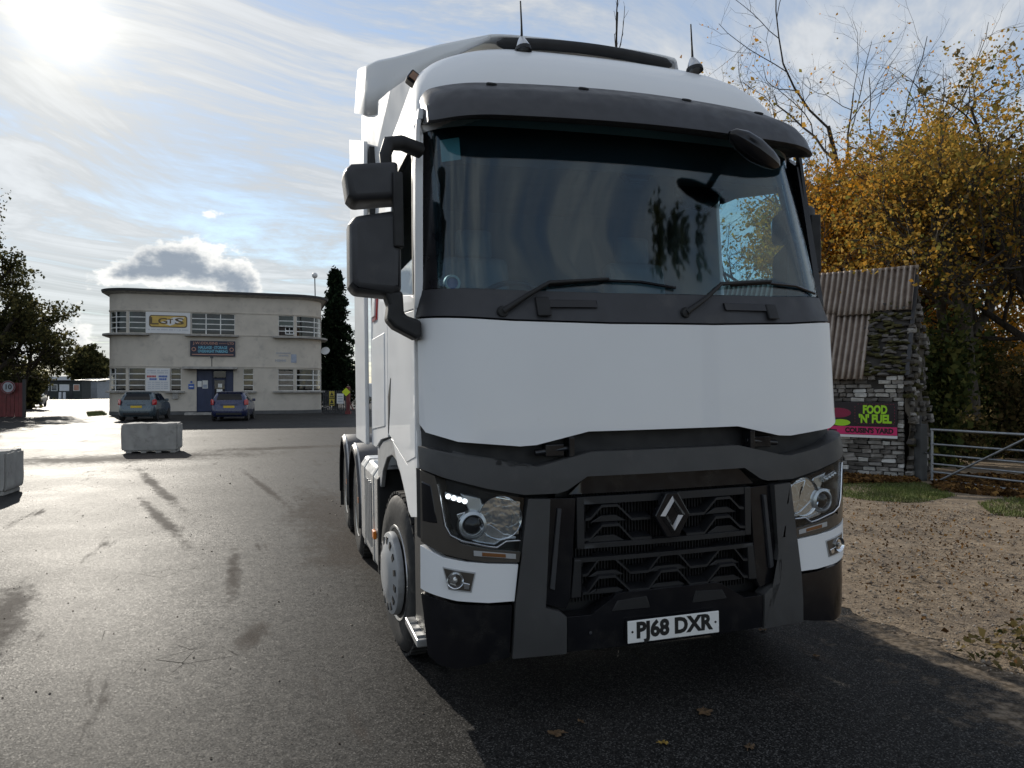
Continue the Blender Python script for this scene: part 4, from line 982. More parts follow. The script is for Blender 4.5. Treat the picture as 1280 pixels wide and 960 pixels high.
# entrance
dr = node('entrance', B)
def fbox(nm, c0, c1, z0, z1, y0, y1, m, parent): return MB().box(cx_(c0), cx_(c1), y0, y1, z0, z1).build(nm, m, parent, bevel=.01)
fbox('door_frame', 518, 682, 2.74, 2.86, .02, .2, 'door_blue', dr)
dl = fbox('door_leaf', 520, 589, .18, 2.73, .06, .14, 'door_blue', dr)
fbox('notice', 522, 541, 1.72, 2.08, .045, .055, 'paper', dl); fbox('notice', 544, 568, 1.62, 2.12, .045, .055, 'paper', dl)
fbox('notice_print', 547, 565, 1.66, 1.86, .040, .044, 'ghost_blue', dl)
gd = fbox('glazed_door', 592, 648, .18, 2.25, .08, .13, 'door_blue', dr)
fbox('pane', 597, 643, .95, 2.15, .055, .075, 'office_glass', gd); fbox('notice', 613, 631, 1.68, 1.92, .045, .052, 'paper', gd); fbox('notice', 607, 633, 1.38, 1.58, .045, .052, 'paper', gd)
fbox('fanlight', 592, 648, 2.30, 2.72, .09, .12, 'office_glass', dr)
fbox('side_panel', 651, 681, .18, 2.73, .05, .15, 'door_blue', dr)
for c in (518.5, 589.5, 649): fbox('door_post', c, c + 3, .18, 2.74, .03, .16, 'door_blue', dr)
fbox('door_step', 470, 592, 0.0, .14, -.9, .1, 'concrete_ledge', B)
fbox('meter_box', 412, 437, .98, 1.36, -.14, 0, 'concrete_ledge', B)
MB().tube([(cx_(588), -.4, 2.98), (cx_(588), -.4, 3.50)], .03, 6).build('lamp_post', 'plinth', B); MB().box(cx_(588) - .09, cx_(588) + .09, -.5, -.3, 3.48, 3.60).build('lamp_head', 'plinth', B)
# ghost lettering of an old painted sign
gh = node('ghost_sign', B)
for i, (w0, w1, z) in enumerate(((872, 936, 3.88), (884, 926, 3.72), (868, 915, 3.40))):
    x0, x1 = cx_(w0), cx_(w1); n = int((w1 - w0) / 4.2)
    text('ghost_lettering', ('TRANSPORT OFFICE', 'ALL LORRIES', 'REPORT HERE')[i] if 0 else ('IIHIIHIIIHII', 'IIHIIHII', 'HIIHHI')[i], .16 if i < 2 else .24, 'ghost_blue', gh, Matrix.Translation(((x0 + x1) / 2, -.012, z)) @ Matrix.Rotation(R(90), 4, 'X'), depth=.004, width=x1 - x0)
MB().box(cx_(938), cx_(962), -.012, -.002, 3.28, 3.82).build('ghost_patch', 'ghost_blue', gh)

# signs fixed to the front
def sign(name, label, c0, c1, z0, z1, m, yoff=-.09, th=.05):
    x0, x1 = cx_(c0), cx_(c1); c = Vector(((x0 + x1) / 2, 0, z0)); w = Matrix.Translation(P0) @ Matrix.Rotation(BYAW, 4, 'Z')
    o = thing(name, label, 'sign', tuple(w @ Vector((c.x, yoff, z0))), BYAW)
    W_, H_ = x1 - x0, z1 - z0
    MB().box(-W_ / 2, W_ / 2, 0, th, 0, H_).build('board', m, o, bevel=.008)
    return o, W_, H_
FR = Matrix.Rotation(R(90), 4, 'X')
def put(x, z, y=-.006): return Matrix.Translation((x, y, z)) @ FR
s1, w, h = sign('logo_sign', 'white board with a yellow rounded logo between the upper windows of the office', 294, 491, 4.99, 6.27, 'sign_white')
def rr(w, h, r, n=6):
    return [(x * (w / 2 - r) + r * math.cos(a), z * (h / 2 - r) + r * math.sin(a)) for x, z, a0 in ((1, 1, 0), (-1, 1, 90), (-1, -1, 180), (1, -1, 270)) for a in [R(a0 + 90 * k / n) for k in range(n + 1)]]
MB().prism(rr(w * .86, h * .58, .16), 0, .010, put(0, h * .57, 0)).build('logo_border', 'sign_brown', s1); MB().prism(rr(w * .81, h * .49, .13), .0, .016, put(0, h * .57, 0)).build('logo_field', 'sign_yellow', s1)
MB().prism([(-.45, -.06), (.1, -.26), (.75, .02), (.9, .26), (.3, .26), (-.1, .06)], 0, .019, put(0, h * .57, 0)).build('logo_flash', 'sign_white', s1)
for ch, x, sz in (('L', -.83, .62), ('G', -.30, .50), ('T', .12, .40), ('S', .62, .54)): text('logo_letter', ch, sz, 'sign_brown', s1, put(x, h * .57, -.021), depth=.003, fat=.012, width=.52 if ch != 'T' else .3)
text('logo_small_print', 'II IIII III IIIIII IIII I I II IIIIII', .09, 'ghost_blue', s1, put(0, h * .17), width=w * .9)
s2, w, h = sign('haulage_sign', 'black sign with blue and orange lettering above the office door', 490, 690, 3.62, 4.58, 'sign_dark')
text('name_lettering', 'J.W.COUSINS', .22, 'sign_orange', s2, put(-w * .16, h * .84), width=w * .55, fat=.006); text('name_lettering', 'LTD', .20, 'sign_orange', s2, put(w * .40, h * .84), width=w * .14, fat=.006)
text('name_small_print', 'IIIIIIII', .10, 'sign_orange', s2, put(w * .22, h * .84), width=w * .16)
text('service_lettering', 'HAULAGE · STORAGE', .24, 'sign_cyan', s2, put(0, h * .56), width=w * .64, fat=.008); text('service_lettering', 'OVERNIGHT PARKING', .24, 'sign_cyan', s2, put(0, h * .32), width=w * .66, fat=.008)
MB().box(-w * .46, w * .46, -.006, 0, h * .08, h * .14).build('sign_rule', 'sign_orange', s2)
for x in (-.42, .42): MB().lathe([(.08, 0), (.08, .006), (.13, .006), (.13, 0)], 16, put(w * x, h * .45, 0), close=True).build('sign_roundel', 'sign_orange', s2)
s3, w, h = sign('notice_board', 'pale notice board with red and blue lettering beside the ground-floor windows', 293, 400, 1.46, 2.85, 'sign_white')
text('notice_lettering', 'IIIIIII II IIIIII', .12, 'ghost_blue', s3, put(0, h * .90), width=w * .85); text('notice_lettering', 'II IIIII IIIIII III', .10, 'ghost_blue', s3, put(0, h * .80), width=w * .85)
for x0, x1, z, m_ in ((-.62, -.08, .64, 'sign_red'), (.02, .55, .64, 'sign_blue'), (-.48, -.05, .52, 'sign_blue'), (.06, .50, .52, 'sign_blue')): text('notice_lettering', 'IIIIII' if x1 - x0 > .45 else 'IIII', .15, m_, s3, put((x0 + x1) / 2, h * z), width=(x1 - x0) * .9, fat=.008)
for k in range(4): text('notice_lettering', 'IIII III IIIIII II IIIII', .09, 'ghost_blue', s3, put(0, h * (.38 - .09 * k)), width=w * .82)
s4, w, h = sign('door_sign', 'tiny blue sign on the wall left of the office door', 482, 508, 1.58, 1.90, 'sign_blue', -.04, .03)
MB().lathe([(0, .006), (.07, .006), (.07, 0)], 12, put(0, h + .12, 0)).build('sign_disc', 'sign_blue', s4)
MB().box(-w * .34, w * .34, -.006, 0, h * .40, h * .58).build('wording_block', 'sign_white', s4)

# dish and globe mast at the right-hand corner
Wm = Matrix.Translation(P0) @ Matrix.Rotation(BYAW, 4, 'Z')
gm = thing('globe_mast', 'thin mast with a white globe at the corner of the office roof', 'mast', tuple(Wm @ Vector((BL - .45, .9, 7.6))))
MB().tube([(0, 0, 0), (-.03, 0, 1.35)], .035, 6).build('mast_pole', 'roof_felt', gm); MB().lathe([(.02, -.2)] + [(.19 * math.cos(a), .19 * math.sin(a)) for a in np.linspace(R(-80), R(90), 9)], 14, Matrix.Translation((-.03, 0, 1.5))).build('mast_globe', 'sign_white', gm, sm=60)
sd = thing('satellite_dish', 'small pale satellite dish on the side of the office building', 'dish', tuple(Wm @ Vector((BL + .25, 1.6, 4.15))))
MB().lathe([(.02, -.10), (.15, -.07), (.28, .0), (.30, .02)], 16, Matrix.Rotation(R(60), 4, 'X')).build('dish', 'sign_white', sd, sm=60, solid=.01); MB().tube([(0, 0, 0), (-.25, .1, -.05)], .025, 6).build('bracket', 'plinth', sd)

# ------------------------------------------------------------------ cars
glass('car_glass', (.10, .11, .12), refl=.04)
plain('car_slate', (.085, .115, .135), .30, .35, coat=.7, var=.04); plain('car_blue', (.020, .028, .085), .28, .2, coat=.8, var=.04); plain('car_dark', (.018, .020, .024), .3, .2, coat=.7)
plain('plate_yellow', (.70, .47, .03), .4, var=.02)
def roundrect(w, y0, y1, z, r, n=5):
    pts = []
    for sx, yy, a0 in ((1, y1, 0), (-1, y1, 90), (-1, y0, 180), (1, y0, 270)):
        cx, cy_ = sx * (w - r), yy - r if yy == y1 else yy + r
        for k in range(n + 1):
            a = R(a0 + 90 * k / n); pts.append((cx + r * math.cos(a), cy_ + r * math.sin(a), z))
    return pts + pts[:1]
def hatchback(label, loc, rz, paint, plate='plate_yellow', chars='AB12 CDE'):
    c = thing('parked_car', label, 'car', loc, rz, 'cars parked in the yard')
    rings = [(.22, .78, .10, 3.86), (.30, .83, .03, 3.92), (.45, .855, .0, 3.95), (.62, .86, .02, 3.90), (.78, .86, .05, 3.78), (.90, .85, .09, 3.45), (.97, .83, .12, 3.05)]
    mb = MB().grid([roundrect(w, y0, y1, z, .30) for z, w, y0, y1 in rings]); mb.f.append(tuple(reversed(range(len(mb.v) - 25 + 1, len(mb.v)))))
    body = mb.build('body', paint, c, sm=50)
    top = [(.955, .82, .13, 3.00), (1.10, .785, .20, 2.68), (1.25, .735, .32, 2.38), (1.38, .675, .44, 2.10), (1.45, .61, .56, 1.88), (1.475, .50, .75, 1.65)]
    mb = MB().grid([roundrect(w, y0, y1, z, .22) for z, w, y0, y1 in top]); n = len(roundrect(1, 0, 3, 0, .2)); mb.f.append(tuple(range(len(mb.v) - n, len(mb.v) - 1)))
    cabin = mb.build('cabin', paint, c, sm=50)
    def yb(z, dz=0): return lerp(z, [(a, b) for a, _, b, _ in top])
    def yfz(z): return lerp(z, [(a, b) for a, _, _, b in top])
    def wz(z): return lerp(z, [(a, b) for a, b, _, _ in top])
    MB().add([(-.60, yb(1.06) - .012, 1.06), (.60, yb(1.06) - .012, 1.06), (.57, yb(1.22) - .012, 1.22), (.50, yb(1.37) - .012, 1.37), (-.50, yb(1.37) - .012, 1.37), (-.57, yb(1.22) - .012, 1.22)], [(0, 1, 2, 5), (5, 2, 3, 4)]).build('rear_window', 'car_glass', c)
    MB().add([(-.62, yfz(1.02) + .012, 1.02), (.62, yfz(1.02) + .012, 1.02), (.50, yfz(1.38) + .012, 1.38), (-.50, yfz(1.38) + .012, 1.38)], [(3, 2, 1, 0)]).build('windscreen', 'car_glass', c)
    for s_ in (-1, 1):
        for ya, yc, yd, ye in ((.55, 1.30, 1.30, .78), (1.36, 2.55, 2.05, 1.36)):
            MB().add([(s_ * (wz(1.02) + .012), ya, 1.02), (s_ * (wz(1.02) + .012), yc, 1.02), (s_ * (wz(1.36) + .012), yd, 1.36), (s_ * (wz(1.36) + .012), ye, 1.36)], [(0, 1, 2, 3) if s_ > 0 else (3, 2, 1, 0)]).build('side_window', 'car_glass', c)
        MB().add([(s_ * .86, .30, .80), (s_ * .872, .32, 1.0), (s_ * .815, .26, 1.10), (s_ * .70, .10, 1.04), (s_ * .72, .05, .80)], [(0, 1, 2, 3, 4)]).build('tail_light', 'red_lens', c, solid=-.04 * s_, bevel=.015)
        mi = MB().box(*sorted((s_ * .86, s_ * 1.02)), 2.30, 2.42, .96, 1.10).build('door_mirror', paint, c, bevel=.03)
        for y in (.66, 3.16):
            w = node('wheel', c); w.location = (s_ * .78, y, .30); M0 = Matrix.Rotation(R(90) * s_, 4, 'Y')
            MB().lathe([(.19, -.09), (.28, -.09), (.30, -.06), (.30, .06), (.28, .09), (.19, .09)], 24, M0).build('tyre', 'rubber', w, sm=40)
            MB().lathe([(0, .075), (.05, .08), (.17, .07), (.195, .088), (.20, .06)], 18, M0).build('rim', 'silver', w, sm=40)
            for k in range(5): MB().box(.07, .17, -.025, .025, .07, .084, M0 @ Matrix.Rotation(R(72 * k + 36), 4, 'Z')).build('rim_gap', 'matt_black', w)
    np_ = MB().box(-.26, .26, .03, .06, .66, .77).build('number_plate', plate, c); np_.location = (0, -.012, 0)
    MB().box(-.60, .60, -.02, .06, .30, .42).build('bumper_insert', 'matt_black', c, bevel=.02)
    MB().box(-.42, .42, .05, .12, .79, .82).build('boot_trim', 'matt_black', c)
    MB().box(-.62, .62, .42, .58, 1.42, 1.455).build('roof_spoiler', paint, c, bevel=.012)
    return c
h1 = R(13.5)
hatchback('slate-blue hatchback parked nose-in before the left-hand windows of the office', tuple(gnd(170, 526.5)), h1, 'car_slate')
hatchback('dark blue hatchback parked nose-in right in front of the office door', tuple(gnd(286, 526.5)), h1, 'car_blue')
hatchback('very dark car parked by the red hoarding under the tree', tuple(gnd(36, 509)), R(25), 'car_dark', 'sign_white')

# ------------------------------------------------------------------ concrete blocks
plain('block_concrete', (.33, .32, .30), .85, var=.14, vscale=3, nb=.3, nbs=40, dirt=((.17, .16, .15), 4.5, .50, .6))
def concrete_block(label, loc, rz, w, h, d, seed):
    o = thing('concrete_block', label, 'concrete block', loc, rz, 'concrete blocks placed across the yard')
    bm = bmesh.new(); bmesh.ops.create_cube(bm, size=1)
    for v in bm.verts: v.co = Vector((v.co.x * w, v.co.y * d, .045 + (v.co.z + .5) * (h - .045)))
    bmesh.ops.bevel(bm, geom=bm.edges[:], offset=.035, segments=2, affect='EDGES')
    bmesh.ops.subdivide_edges(bm, edges=[e for e in bm.edges if e.calc_length() > .2], cuts=14, use_grid_fill=True)
    rg = random.Random(seed)
    from mathutils import noise as mn
    for v in bm.verts:
        k = mn.fractal(v.co * 3 + Vector((seed, 0, 0)), 1, 2, 4); v.co += v.co.normalized() * k * .012
        if v.co.z > h - .06: v.co.z += mn.noise(v.co * 6 + Vector((0, seed, 0))) * .018
        if v.co.z < .12: v.co.x *= 1 - .10 * (.12 - v.co.z) / .12
    me = bpy.data.meshes.new('block'); bm.to_mesh(me); bm.free(); me.materials.append(MATS['block_concrete'])
    me.polygons.foreach_set('use_smooth', [True] * len(me.polygons)); me.set_sharp_from_angle(angle=R(35))
    link('block', me, o)
    for k in range(4): MB().box(-w * .42 + k * w * .26, -w * .42 + k * w * .26 + w * .10, -d * .46, d * .46, 0, .06).build('foot', 'block_concrete', o, bevel=.01)
    return o
a = gnd(182, 566.5); concrete_block('weathered concrete block standing out in the yard before the slate-blue car', (a.x, a.y + .36, 0), R(15), 1.32, .75, .72, 3)
a = gnd(-42, 621); concrete_block('grey concrete block cut off by the left edge of the picture', (a.x - .17, a.y + .25, 0), R(15), 1.32, .68, .72, 8)

# ------------------------------------------------------------------ things at the far left
plain('rust_red', (.13, .022, .022), .6, var=.2); plain('hut_green', (.030, .036, .034), .7, var=.2); plain('trailer_white', (.62, .64, .67), .5, var=.05); plain('hut_grey', (.30, .32, .35), .6, var=.1); plain('tin_roof', (.46, .42, .34), .5, var=.1); plain('steel_dark', (.03, .03, .033), .6)
c = gnd(-20, 521); hd = thing('red_hoarding', 'dark red metal hoarding at the far left edge under the tree', 'hoarding', tuple(c), R(8))
for k in range(14): MB().box(-1.0 + k * .22, -1.0 + k * .22 + .19, -.03 - .02 * (k % 2), .03, 0, 1.95).build('panel', 'rust_red', hd)
MB().box(-1.05, 2.12, .03, .09, .3, .4).build('rail', 'steel_dark', hd); MB().box(-1.05, 2.12, .03, .09, 1.5, 1.6).build('rail', 'steel_dark', hd)
MB().box(2.06, 2.2, -.07, .07, 0, 2.15).build('post', 'steel_dark', hd)
c = gnd(-20, 521); ss = thing('speed_sign', 'round white speed sign reading 10 on the red hoarding', 'sign', (c.x + 1.42, c.y - .0, 1.70), R(8))
MB().lathe([(0, .02), (.37, .02), (.37, 0)], 24, Matrix.Translation((0, -.06, 0)) @ FR).build('disc', 'hut_grey', ss); MB().lathe([(.29, .024), (.36, .024), (.36, .018), (.29, .018)], 24, Matrix.Translation((0, -.06, 0)) @ FR, close=True).build('ring', 'rust_red', ss)
text('numerals', '10', .40, 'ink', ss, Matrix.Translation((0, -.085, 0)) @ FR, fat=.01)
c = gnd(84, 498.5); ht = thing('site_hut', 'dark green site hut standing far back in the yard', 'hut', tuple(c), R(6))
MB().box(-2.6, 2.1, 0, 3, 0, 2.7).build('wall', 'hut_green', ht); MB().box(-2.8, 2.3, -.3, 3.2, 2.7, 2.85).build('roof', 'steel_dark', ht)
for x0, x1, m_ in ((-2.3, -1.4, 'office_glass'), (-1.1, .3, 'trailer_white'), (.9, 1.8, 'sign_orange')):
    wn = MB().box(x0, x1, -.05, .0, 1.2, 2.2).build('window', 'window_white', ht); MB().box(x0 + .08, x1 - .08, -.07, -.05, 1.28, 2.12).build('pane', m_, wn)
MB().box(.35, .8, -.05, 0, 0, 2.0).build('door', 'steel_dark', ht)
for x in (-.45, .15): MB().lathe([(0, 1.05), (.18, 1.0), (.2, 0)], 12, Matrix.Translation((x, -1.2, 0))).build('bin', 'trailer_white', ht)
c = gnd(111, 497.8); cn = thing('grey_container', 'grey cabin with a pale tin roof next to the site hut', 'cabin', tuple(c), R(6))
MB().box(-1.1, 1.3, 0, 6, 0, 2.7).build('wall', 'hut_grey', cn); rows = [[(x, y, 2.85 + .04 * math.sin(x * 12) + y * .06) for x in np.linspace(-2.6, 1.8, 50)] for y in (-.4, 6.4)]
MB().grid(rows).build('roof', 'tin_roof', cn, solid=.03)
for k in range(8): MB().box(-1.05 + k * .3, -1.0 + k * .3, -.03, 0, .1, 2.6).build('wall_rib', 'hut_grey', cn)
for i, (p0, p1, lab) in enumerate(((56, 92, 'white lorry trailer far behind the site hut'), (118, 150, 'white lorry trailer with a blue end just left of the office'))):
    a, b = gnd(p0, 495.2), gnd(p1, 495.2); tr = thing('white_trailer', lab, 'trailer', ((a.x + b.x) / 2, a.y, 0), 0, 'white trailers at the back of the yard'); w = (b.x - a.x) / 2
    MB().box(-w, w, 0, 2.5, 1.1, 4.0).build('box_body', 'trailer_white', tr); MB().box(-w, w, .1, 2.4, .9, 1.1).build('chassis', 'steel_dark', tr)
    if i: MB().box(-w, -w + .9, -.02, 0, 1.1, 3.9).build('blue_end', 'sign_blue', tr)
    for x in (-w * .7, -w * .4, w * .6): MB().lathe([(0, .1), (.3, .1), (.48, .05), (.5, -.15)], 16, Matrix.Translation((x, 0, .5)) @ FR).build('wheel', 'rubber', tr)
c = gnd(52, 500); gf = thing('gantry_frame', 'dark open steel frame standing beside the site hut', 'frame', tuple(c), R(4))
for x in (-.75, .75): MB().box(x - .06, x + .06, -.06, .06, 0, 3.6).build('post', 'steel_dark', gf)
MB().box(-.75, .75, -.06, .06, 3.5, 3.62).build('beam', 'steel_dark', gf); MB().box(-.75, .75, -.05, .05, 1.9, 2.0).build('beam', 'steel_dark', gf); MB().box(-.7, .7, -.04, .04, .6, 1.9).build('panel', 'steel_dark', gf)

# ------------------------------------------------------------------ fence, posts and signs between the office and the lorry
plain('fence_steel', (.045, .045, .05), .5, .4)
plain('sign_yellow_bright', (.46, .36, .05), .5, var=.03); plain('hi_vis', (.62, .72, .03), .6, var=.03)
fa, fb = at(404, HZ, 47.6), at(432, HZ, 47.6); fa.z = fb.z = 0
pf = thing('palisade_fence', 'dark steel palisade fence between the office and the lorry', 'fence', tuple(fa)); L_ = (fb - fa).length
n = 13
for k in range(n):
    x = k * L_ / (n - 1); MB().prism([(-.032, 0), (.032, 0), (.032, 1.42), (0, 1.52), (-.032, 1.42)], -.01, .01, Matrix.Translation((x, 0, 0)) @ FR).build('pale', 'fence_steel', pf)
for z in (.35, 1.2): MB().box(0, L_, .012, .05, z - .03, z + .03).build('rail', 'fence_steel', pf)
def fsign(nm, lab, px0, px1, y0, y1, m, fig=None):
    a, b = at(px0, y1, 47.5), at(px1, y0, 47.5); o = thing(nm, lab, 'sign', ((a.x + b.x) / 2, 47.5, a.z)); w, h = b.x - a.x, b.z - a.z
    MB().box(-w / 2, w / 2, 0, .02, 0, h).build('board', m, o)
    if fig == 'tri': MB().prism([(-w * .32, h * .38), (w * .32, h * .38), (0, h * .9)], 0, .008, FR).build('triangle', 'ink', o); MB().box(-w * .4, w * .4, -.008, 0, h * .1, h * .26).build('wording_block', 'ink', o)
    if fig == 'text':
        for k in range(3): MB().box(-w * .36, w * .36, -.008, 0, h * (.2 + .24 * k), h * (.28 + .24 * k)).build('wording_block', 'ghost_blue', o)
    return o
fsign('warning_sign', 'yellow warning sign on the palisade fence, upper of two', 411.5, 418, 489, 497.5, 'sign_yellow_bright', 'tri')
fsign('warning_sign', 'yellow warning sign on the palisade fence, lower of two', 411.5, 418, 498.5, 507, 'sign_yellow_bright', 'tri')
fsign('fence_notice', 'white notice on the palisade fence beside the yellow signs', 421, 429.5, 492, 504.5, 'sign_white', 'text')
c = at(435.3, HZ, 46.6); c.z = 0
rp_ = thing('barrier_post', 'red barrier post at the end of the palisade fence', 'post', tuple(c))
MB().box(-.11, .11, -.11, .11, 0, 1.75).build('post', 'rust_red', rp_, bevel=.02); MB().box(-.17, .17, -.17, .17, 0, .2).build('foot', 'rust_red', rp_)
MB().tube([(.05, 0, .9), (.32, 0, .25)], .04, 6).build('stay', 'rust_red', rp_)
ds = thing('diamond_sign', 'yellow-green diamond sign on the red barrier post', 'sign', (c.x - .10, c.y - .14, 1.40))
MB().prism([(0, .27), (.27, 0), (0, -.27), (-.27, 0)], 0, .02, FR).build('board', 'hi_vis', ds)
c = gnd(441, 503); vn = thing('white_van', 'white van with a striped tail parked behind the barrier post', 'van', (c.x + .4, c.y, 0))
MB().box(-.95, .95, 0, 4.8, .35, 2.2).build('body', 'trailer_white', vn, bevel=.12); MB().box(-.75, .75, -.02, 0, 1.35, 1.95).build('rear_window', 'car_glass', vn)
for k in range(8): MB().add([(-.9 + k * .225, -.012, .5), (-.8 + k * .225, -.012, .5), (-.65 + k * .225, -.012, .8), (-.75 + k * .225, -.012, .8)], [(0, 1, 2, 3)]).build('stripe', 'hi_vis' if k % 2 else 'sign_red', vn)
for x in (-.75, .75): MB().lathe([(0, .1), (.3, .1), (.33, -.1)], 14, Matrix.Translation((x, .9, .33)) @ Matrix.Rotation(R(90), 4, 'Y')).build('wheel', 'rubber', vn)
# ------------------------------------------------------------------ brick shed on the right
plain('brick_pale', (.26, .245, .225), .9, var=.25, vscale=6, nb=.5, nbs=60, dirt=((.13, .115, .10), 5.0, .47, .75))
plain('brick_white', (.50, .49, .46), .9, var=.18, vscale=6, nb=.5, nbs=60, dirt=((.20, .18, .16), 6.0, .50, .7))
plain('brick_dark', (.11, .10, .09), .9, var=.3, vscale=6, nb=.5, nbs=60)
plain('mortar', (.045, .040, .036), .95, var=.3, vscale=5)
plain('old_render', (.065, .055, .042), .95, var=.35, vscale=2.5, nb=.6, nbs=14, dirt=((.17, .16, .145), 3, .52, .6))
def rusty():
    p = objco(); x, y, z = sep(p); n = noise(comb(x * 5.0, z * .8, y * .8), 3.0, 6, .65); n2 = noise(p, 9.0, 5, .65)
    val = S.m('SINE', x * (2 * math.pi / .105)) * .5 + .5          # darker valleys: rust and dirt, with the corrugation's shading painted in
    c = ramp(n * .38 + n2 * .27 + val * .35, [(.28, (.060, .042, .032)), (.44, (.15, .108, .080)), (.58, (.26, .21, .17)), (.78, (.40, .36, .32))])
    return pbsdf(c, .62, .25, normal=bump(n2, .3, .01))
mat('rusty_tin', rusty)
def moss():
    p = geo(); n = noise(p, 14, 5, .65); c = ramp(n, [(.3, (.025, .026, .015)), (.5, (.060, .058, .024)), (.7, (.12, .10, .045))]); return pbsdf(c, .95, normal=bump(noise(p, 60, 4), .8, .02), spec=.1)
mat('mossy_stone', moss)
SC = at(1129, HZ, 13.0); SC.z = 0
SD_, SN = Vector((-.80, .60, 0)), Vector((.60, .80, 0))       # along the front wall to the left, and back from it
MSH = Matrix(((SD_.x, SN.x, 0, SC.x), (SD_.y, SN.y, 0, SC.y), (0, 0, 1, 0), (0, 0, 0, 1)))     # local: x leftwards along the wall, y back, z up
SH = thing('brick_shed', 'tumbledown brick shed with a steep rusty corrugated roof behind the lorry', 'shed'); SH.matrix_world = MSH
EA, RZ, RY = 1.93, 3.88, 1.02
SLEN = 4.6
wl = MB().box(.02, SLEN, .05, .30, 0, EA).build('front_wall', 'mortar', SH)
# bricks, one by one
rg = random.Random(5)
base_b = {m: MB().box(-.5, .5, -.5, .5, -.5, .5) for m in ('brick_pale', 'brick_white', 'brick_dark')}
bmesh_cache = []
for m_ in ('brick_pale', 'brick_white', 'brick_dark'):
    for v in range(4):
        bm = bmesh.new(); bmesh.ops.create_cube(bm, size=1)
        bmesh.ops.bevel(bm, geom=bm.edges[:], offset=.10, segments=1, affect='EDGES')
        for q in bm.verts: q.co += Vector((rg.uniform(-.05, .05), rg.uniform(-.16, .16), rg.uniform(-.11, .11)))
        me = bpy.data.meshes.new('brick'); bm.to_mesh(me); bm.free(); me.materials.append(MATS[m_]); bmesh_cache.append((m_, me))
course = .078; nb = 0
bricks = []
for r in range(int(EA / course)):
    x = -.012 + (.11 if r % 2 else 0) * 1; first = True
    z = .04 + r * course
    if r % 2: bricks.append((-.012, .10, z)); x = .10
    while x < 2.35:
        w = rg.choice((.215, .215, .20, .23, .17, .12)); bricks.append((x, w, z)); x += w + .010
bricks.sort(key=lambda b: b[0])
for x, w, z in bricks[:330]:
    if z > 1.62 and x < .55 and rg.random() < .35: continue
    u = rg.random(); kind = 'brick_white' if u < .24 else ('brick_pale' if u < .72 else 'brick_dark')
    me = rg.choice([me for k, me in bmesh_cache if k == kind])
    o = link('brick', me, SH); o.location = (x + w / 2, .045 + rg.uniform(-.012, .012), z + rg.uniform(-.004, .004)); o.scale = (w * .97, .11, course * rg.uniform(.82, .92)); o.rotation_euler = (rg.uniform(-.05, .05), rg.uniform(-.035, .035), rg.uniform(-.06, .06))
# gable end: uneven old render over rubble
rows = []
for i in range(15):
    z = i / 14
    row = []
    for k in range(13):
        y = k / 12 * 2.2
        zt = EA + (RZ - EA) * (1 - abs(y - RY) / RY) if y < 2.04 else EA - .1
        zz = z * max(zt, .3)
        row.append((-.05 + .035 * math.sin(zz * 5 + y * 3) + .025 * math.sin(zz * 11 + y * 7) + .02 * rg.uniform(-1, 1) - .10 * (1 - z) * .5, y + (.06 * math.sin(zz * 4) if k == 0 else 0), zz))
    rows.append(row)
MB().grid(rows).build('gable_wall', 'old_render', SH, sm=60, solid=.01)
for i in range(190):      # rubble of the gable end
    y = rg.uniform(.0, 2.1); zmax = EA + (RZ - EA) * (1 - abs(y - RY) / RY); z = rg.uniform(.05, max(.2, zmax - .05))
    bm = bmesh.new(); bmesh.ops.create_cube(bm, size=1); bmesh.ops.bevel(bm, geom=bm.edges[:], offset=.16, segments=1, affect='EDGES')
    for q in bm.verts: q.co += Vector([rg.uniform(-.10, .10) for _ in range(3)])
    me = bpy.data.meshes.new('stone'); bm.to_mesh(me); bm.free(); me.materials.append(MATS[rg.choice(('old_render', 'brick_dark', 'brick_dark', 'mossy_stone', 'mortar', 'brick_pale'))])
    o = link('stone', me, SH); o.location = (-.085 + .035 * math.sin(z * 5 + y * 3) - .05 * (1 - z / 3), y, z); o.scale = (.12, rg.uniform(.12, .26), rg.uniform(.06, .10)); o.rotation_euler = (rg.uniform(-.12, .12), rg.uniform(-.15, .15), rg.uniform(-.2, .2))
MB().box(0, SLEN, 1.9, 2.1, 0, EA).build('rear_wall', 'mortar', SH)
# corrugated sheets
def tin(name, x0, x1, a0, a1, lift, seed, rag=0.):
    """a sheet on the front slope; a = 0 at the eave, 1 at the ridge"""
    r2 = random.Random(seed); rows = []
    nx = int((x1 - x0) / .0131)
    for j in range(5):
        a = a0 + (a1 - a0) * j / 4; row = []
        for i in range(nx + 1):
            x = x0 + (x1 - x0) * i / nx
            aa = a - (rag * (r2.random() if i % 7 == 0 else .4) if j == 0 else 0)
            h = .021 * math.sin(x / .105 * 2 * math.pi) + lift + .012 * math.sin(x * 2.3 + j)
            y = -.10 + (RY + .10) * aa; z = EA - .06 + (RZ - EA + .06) * aa
            nrm = Vector((0, -(RZ - EA), RY)).normalized()
            row.append((x, y + nrm.y * h, z + nrm.z * h))
        rows.append(row)
    return MB().grid(rows).build(name, 'rusty_tin', SH, sm=80, solid=.002)
for k, (x0, x1) in enumerate(((-.06, .60), (.56, 1.22), (1.18, 1.84), (1.80, 2.5), (2.46, 3.2), (3.15, 4.65))): tin('roof_sheet', x0, x1, .60 + .02 * (k % 2) - (.05 if k == 1 else 0), 1.02, .05 + .012 * (k % 2), k, .02)
for k, (x0, x1) in enumerate(((.62, 1.26), (1.23, 1.86), (1.83, 2.5), (2.46, 3.2), (3.15, 4.65))): tin('roof_sheet', x0, x1, -.03, .66, .025 + .010 * (k % 2), 20 + k, .02)
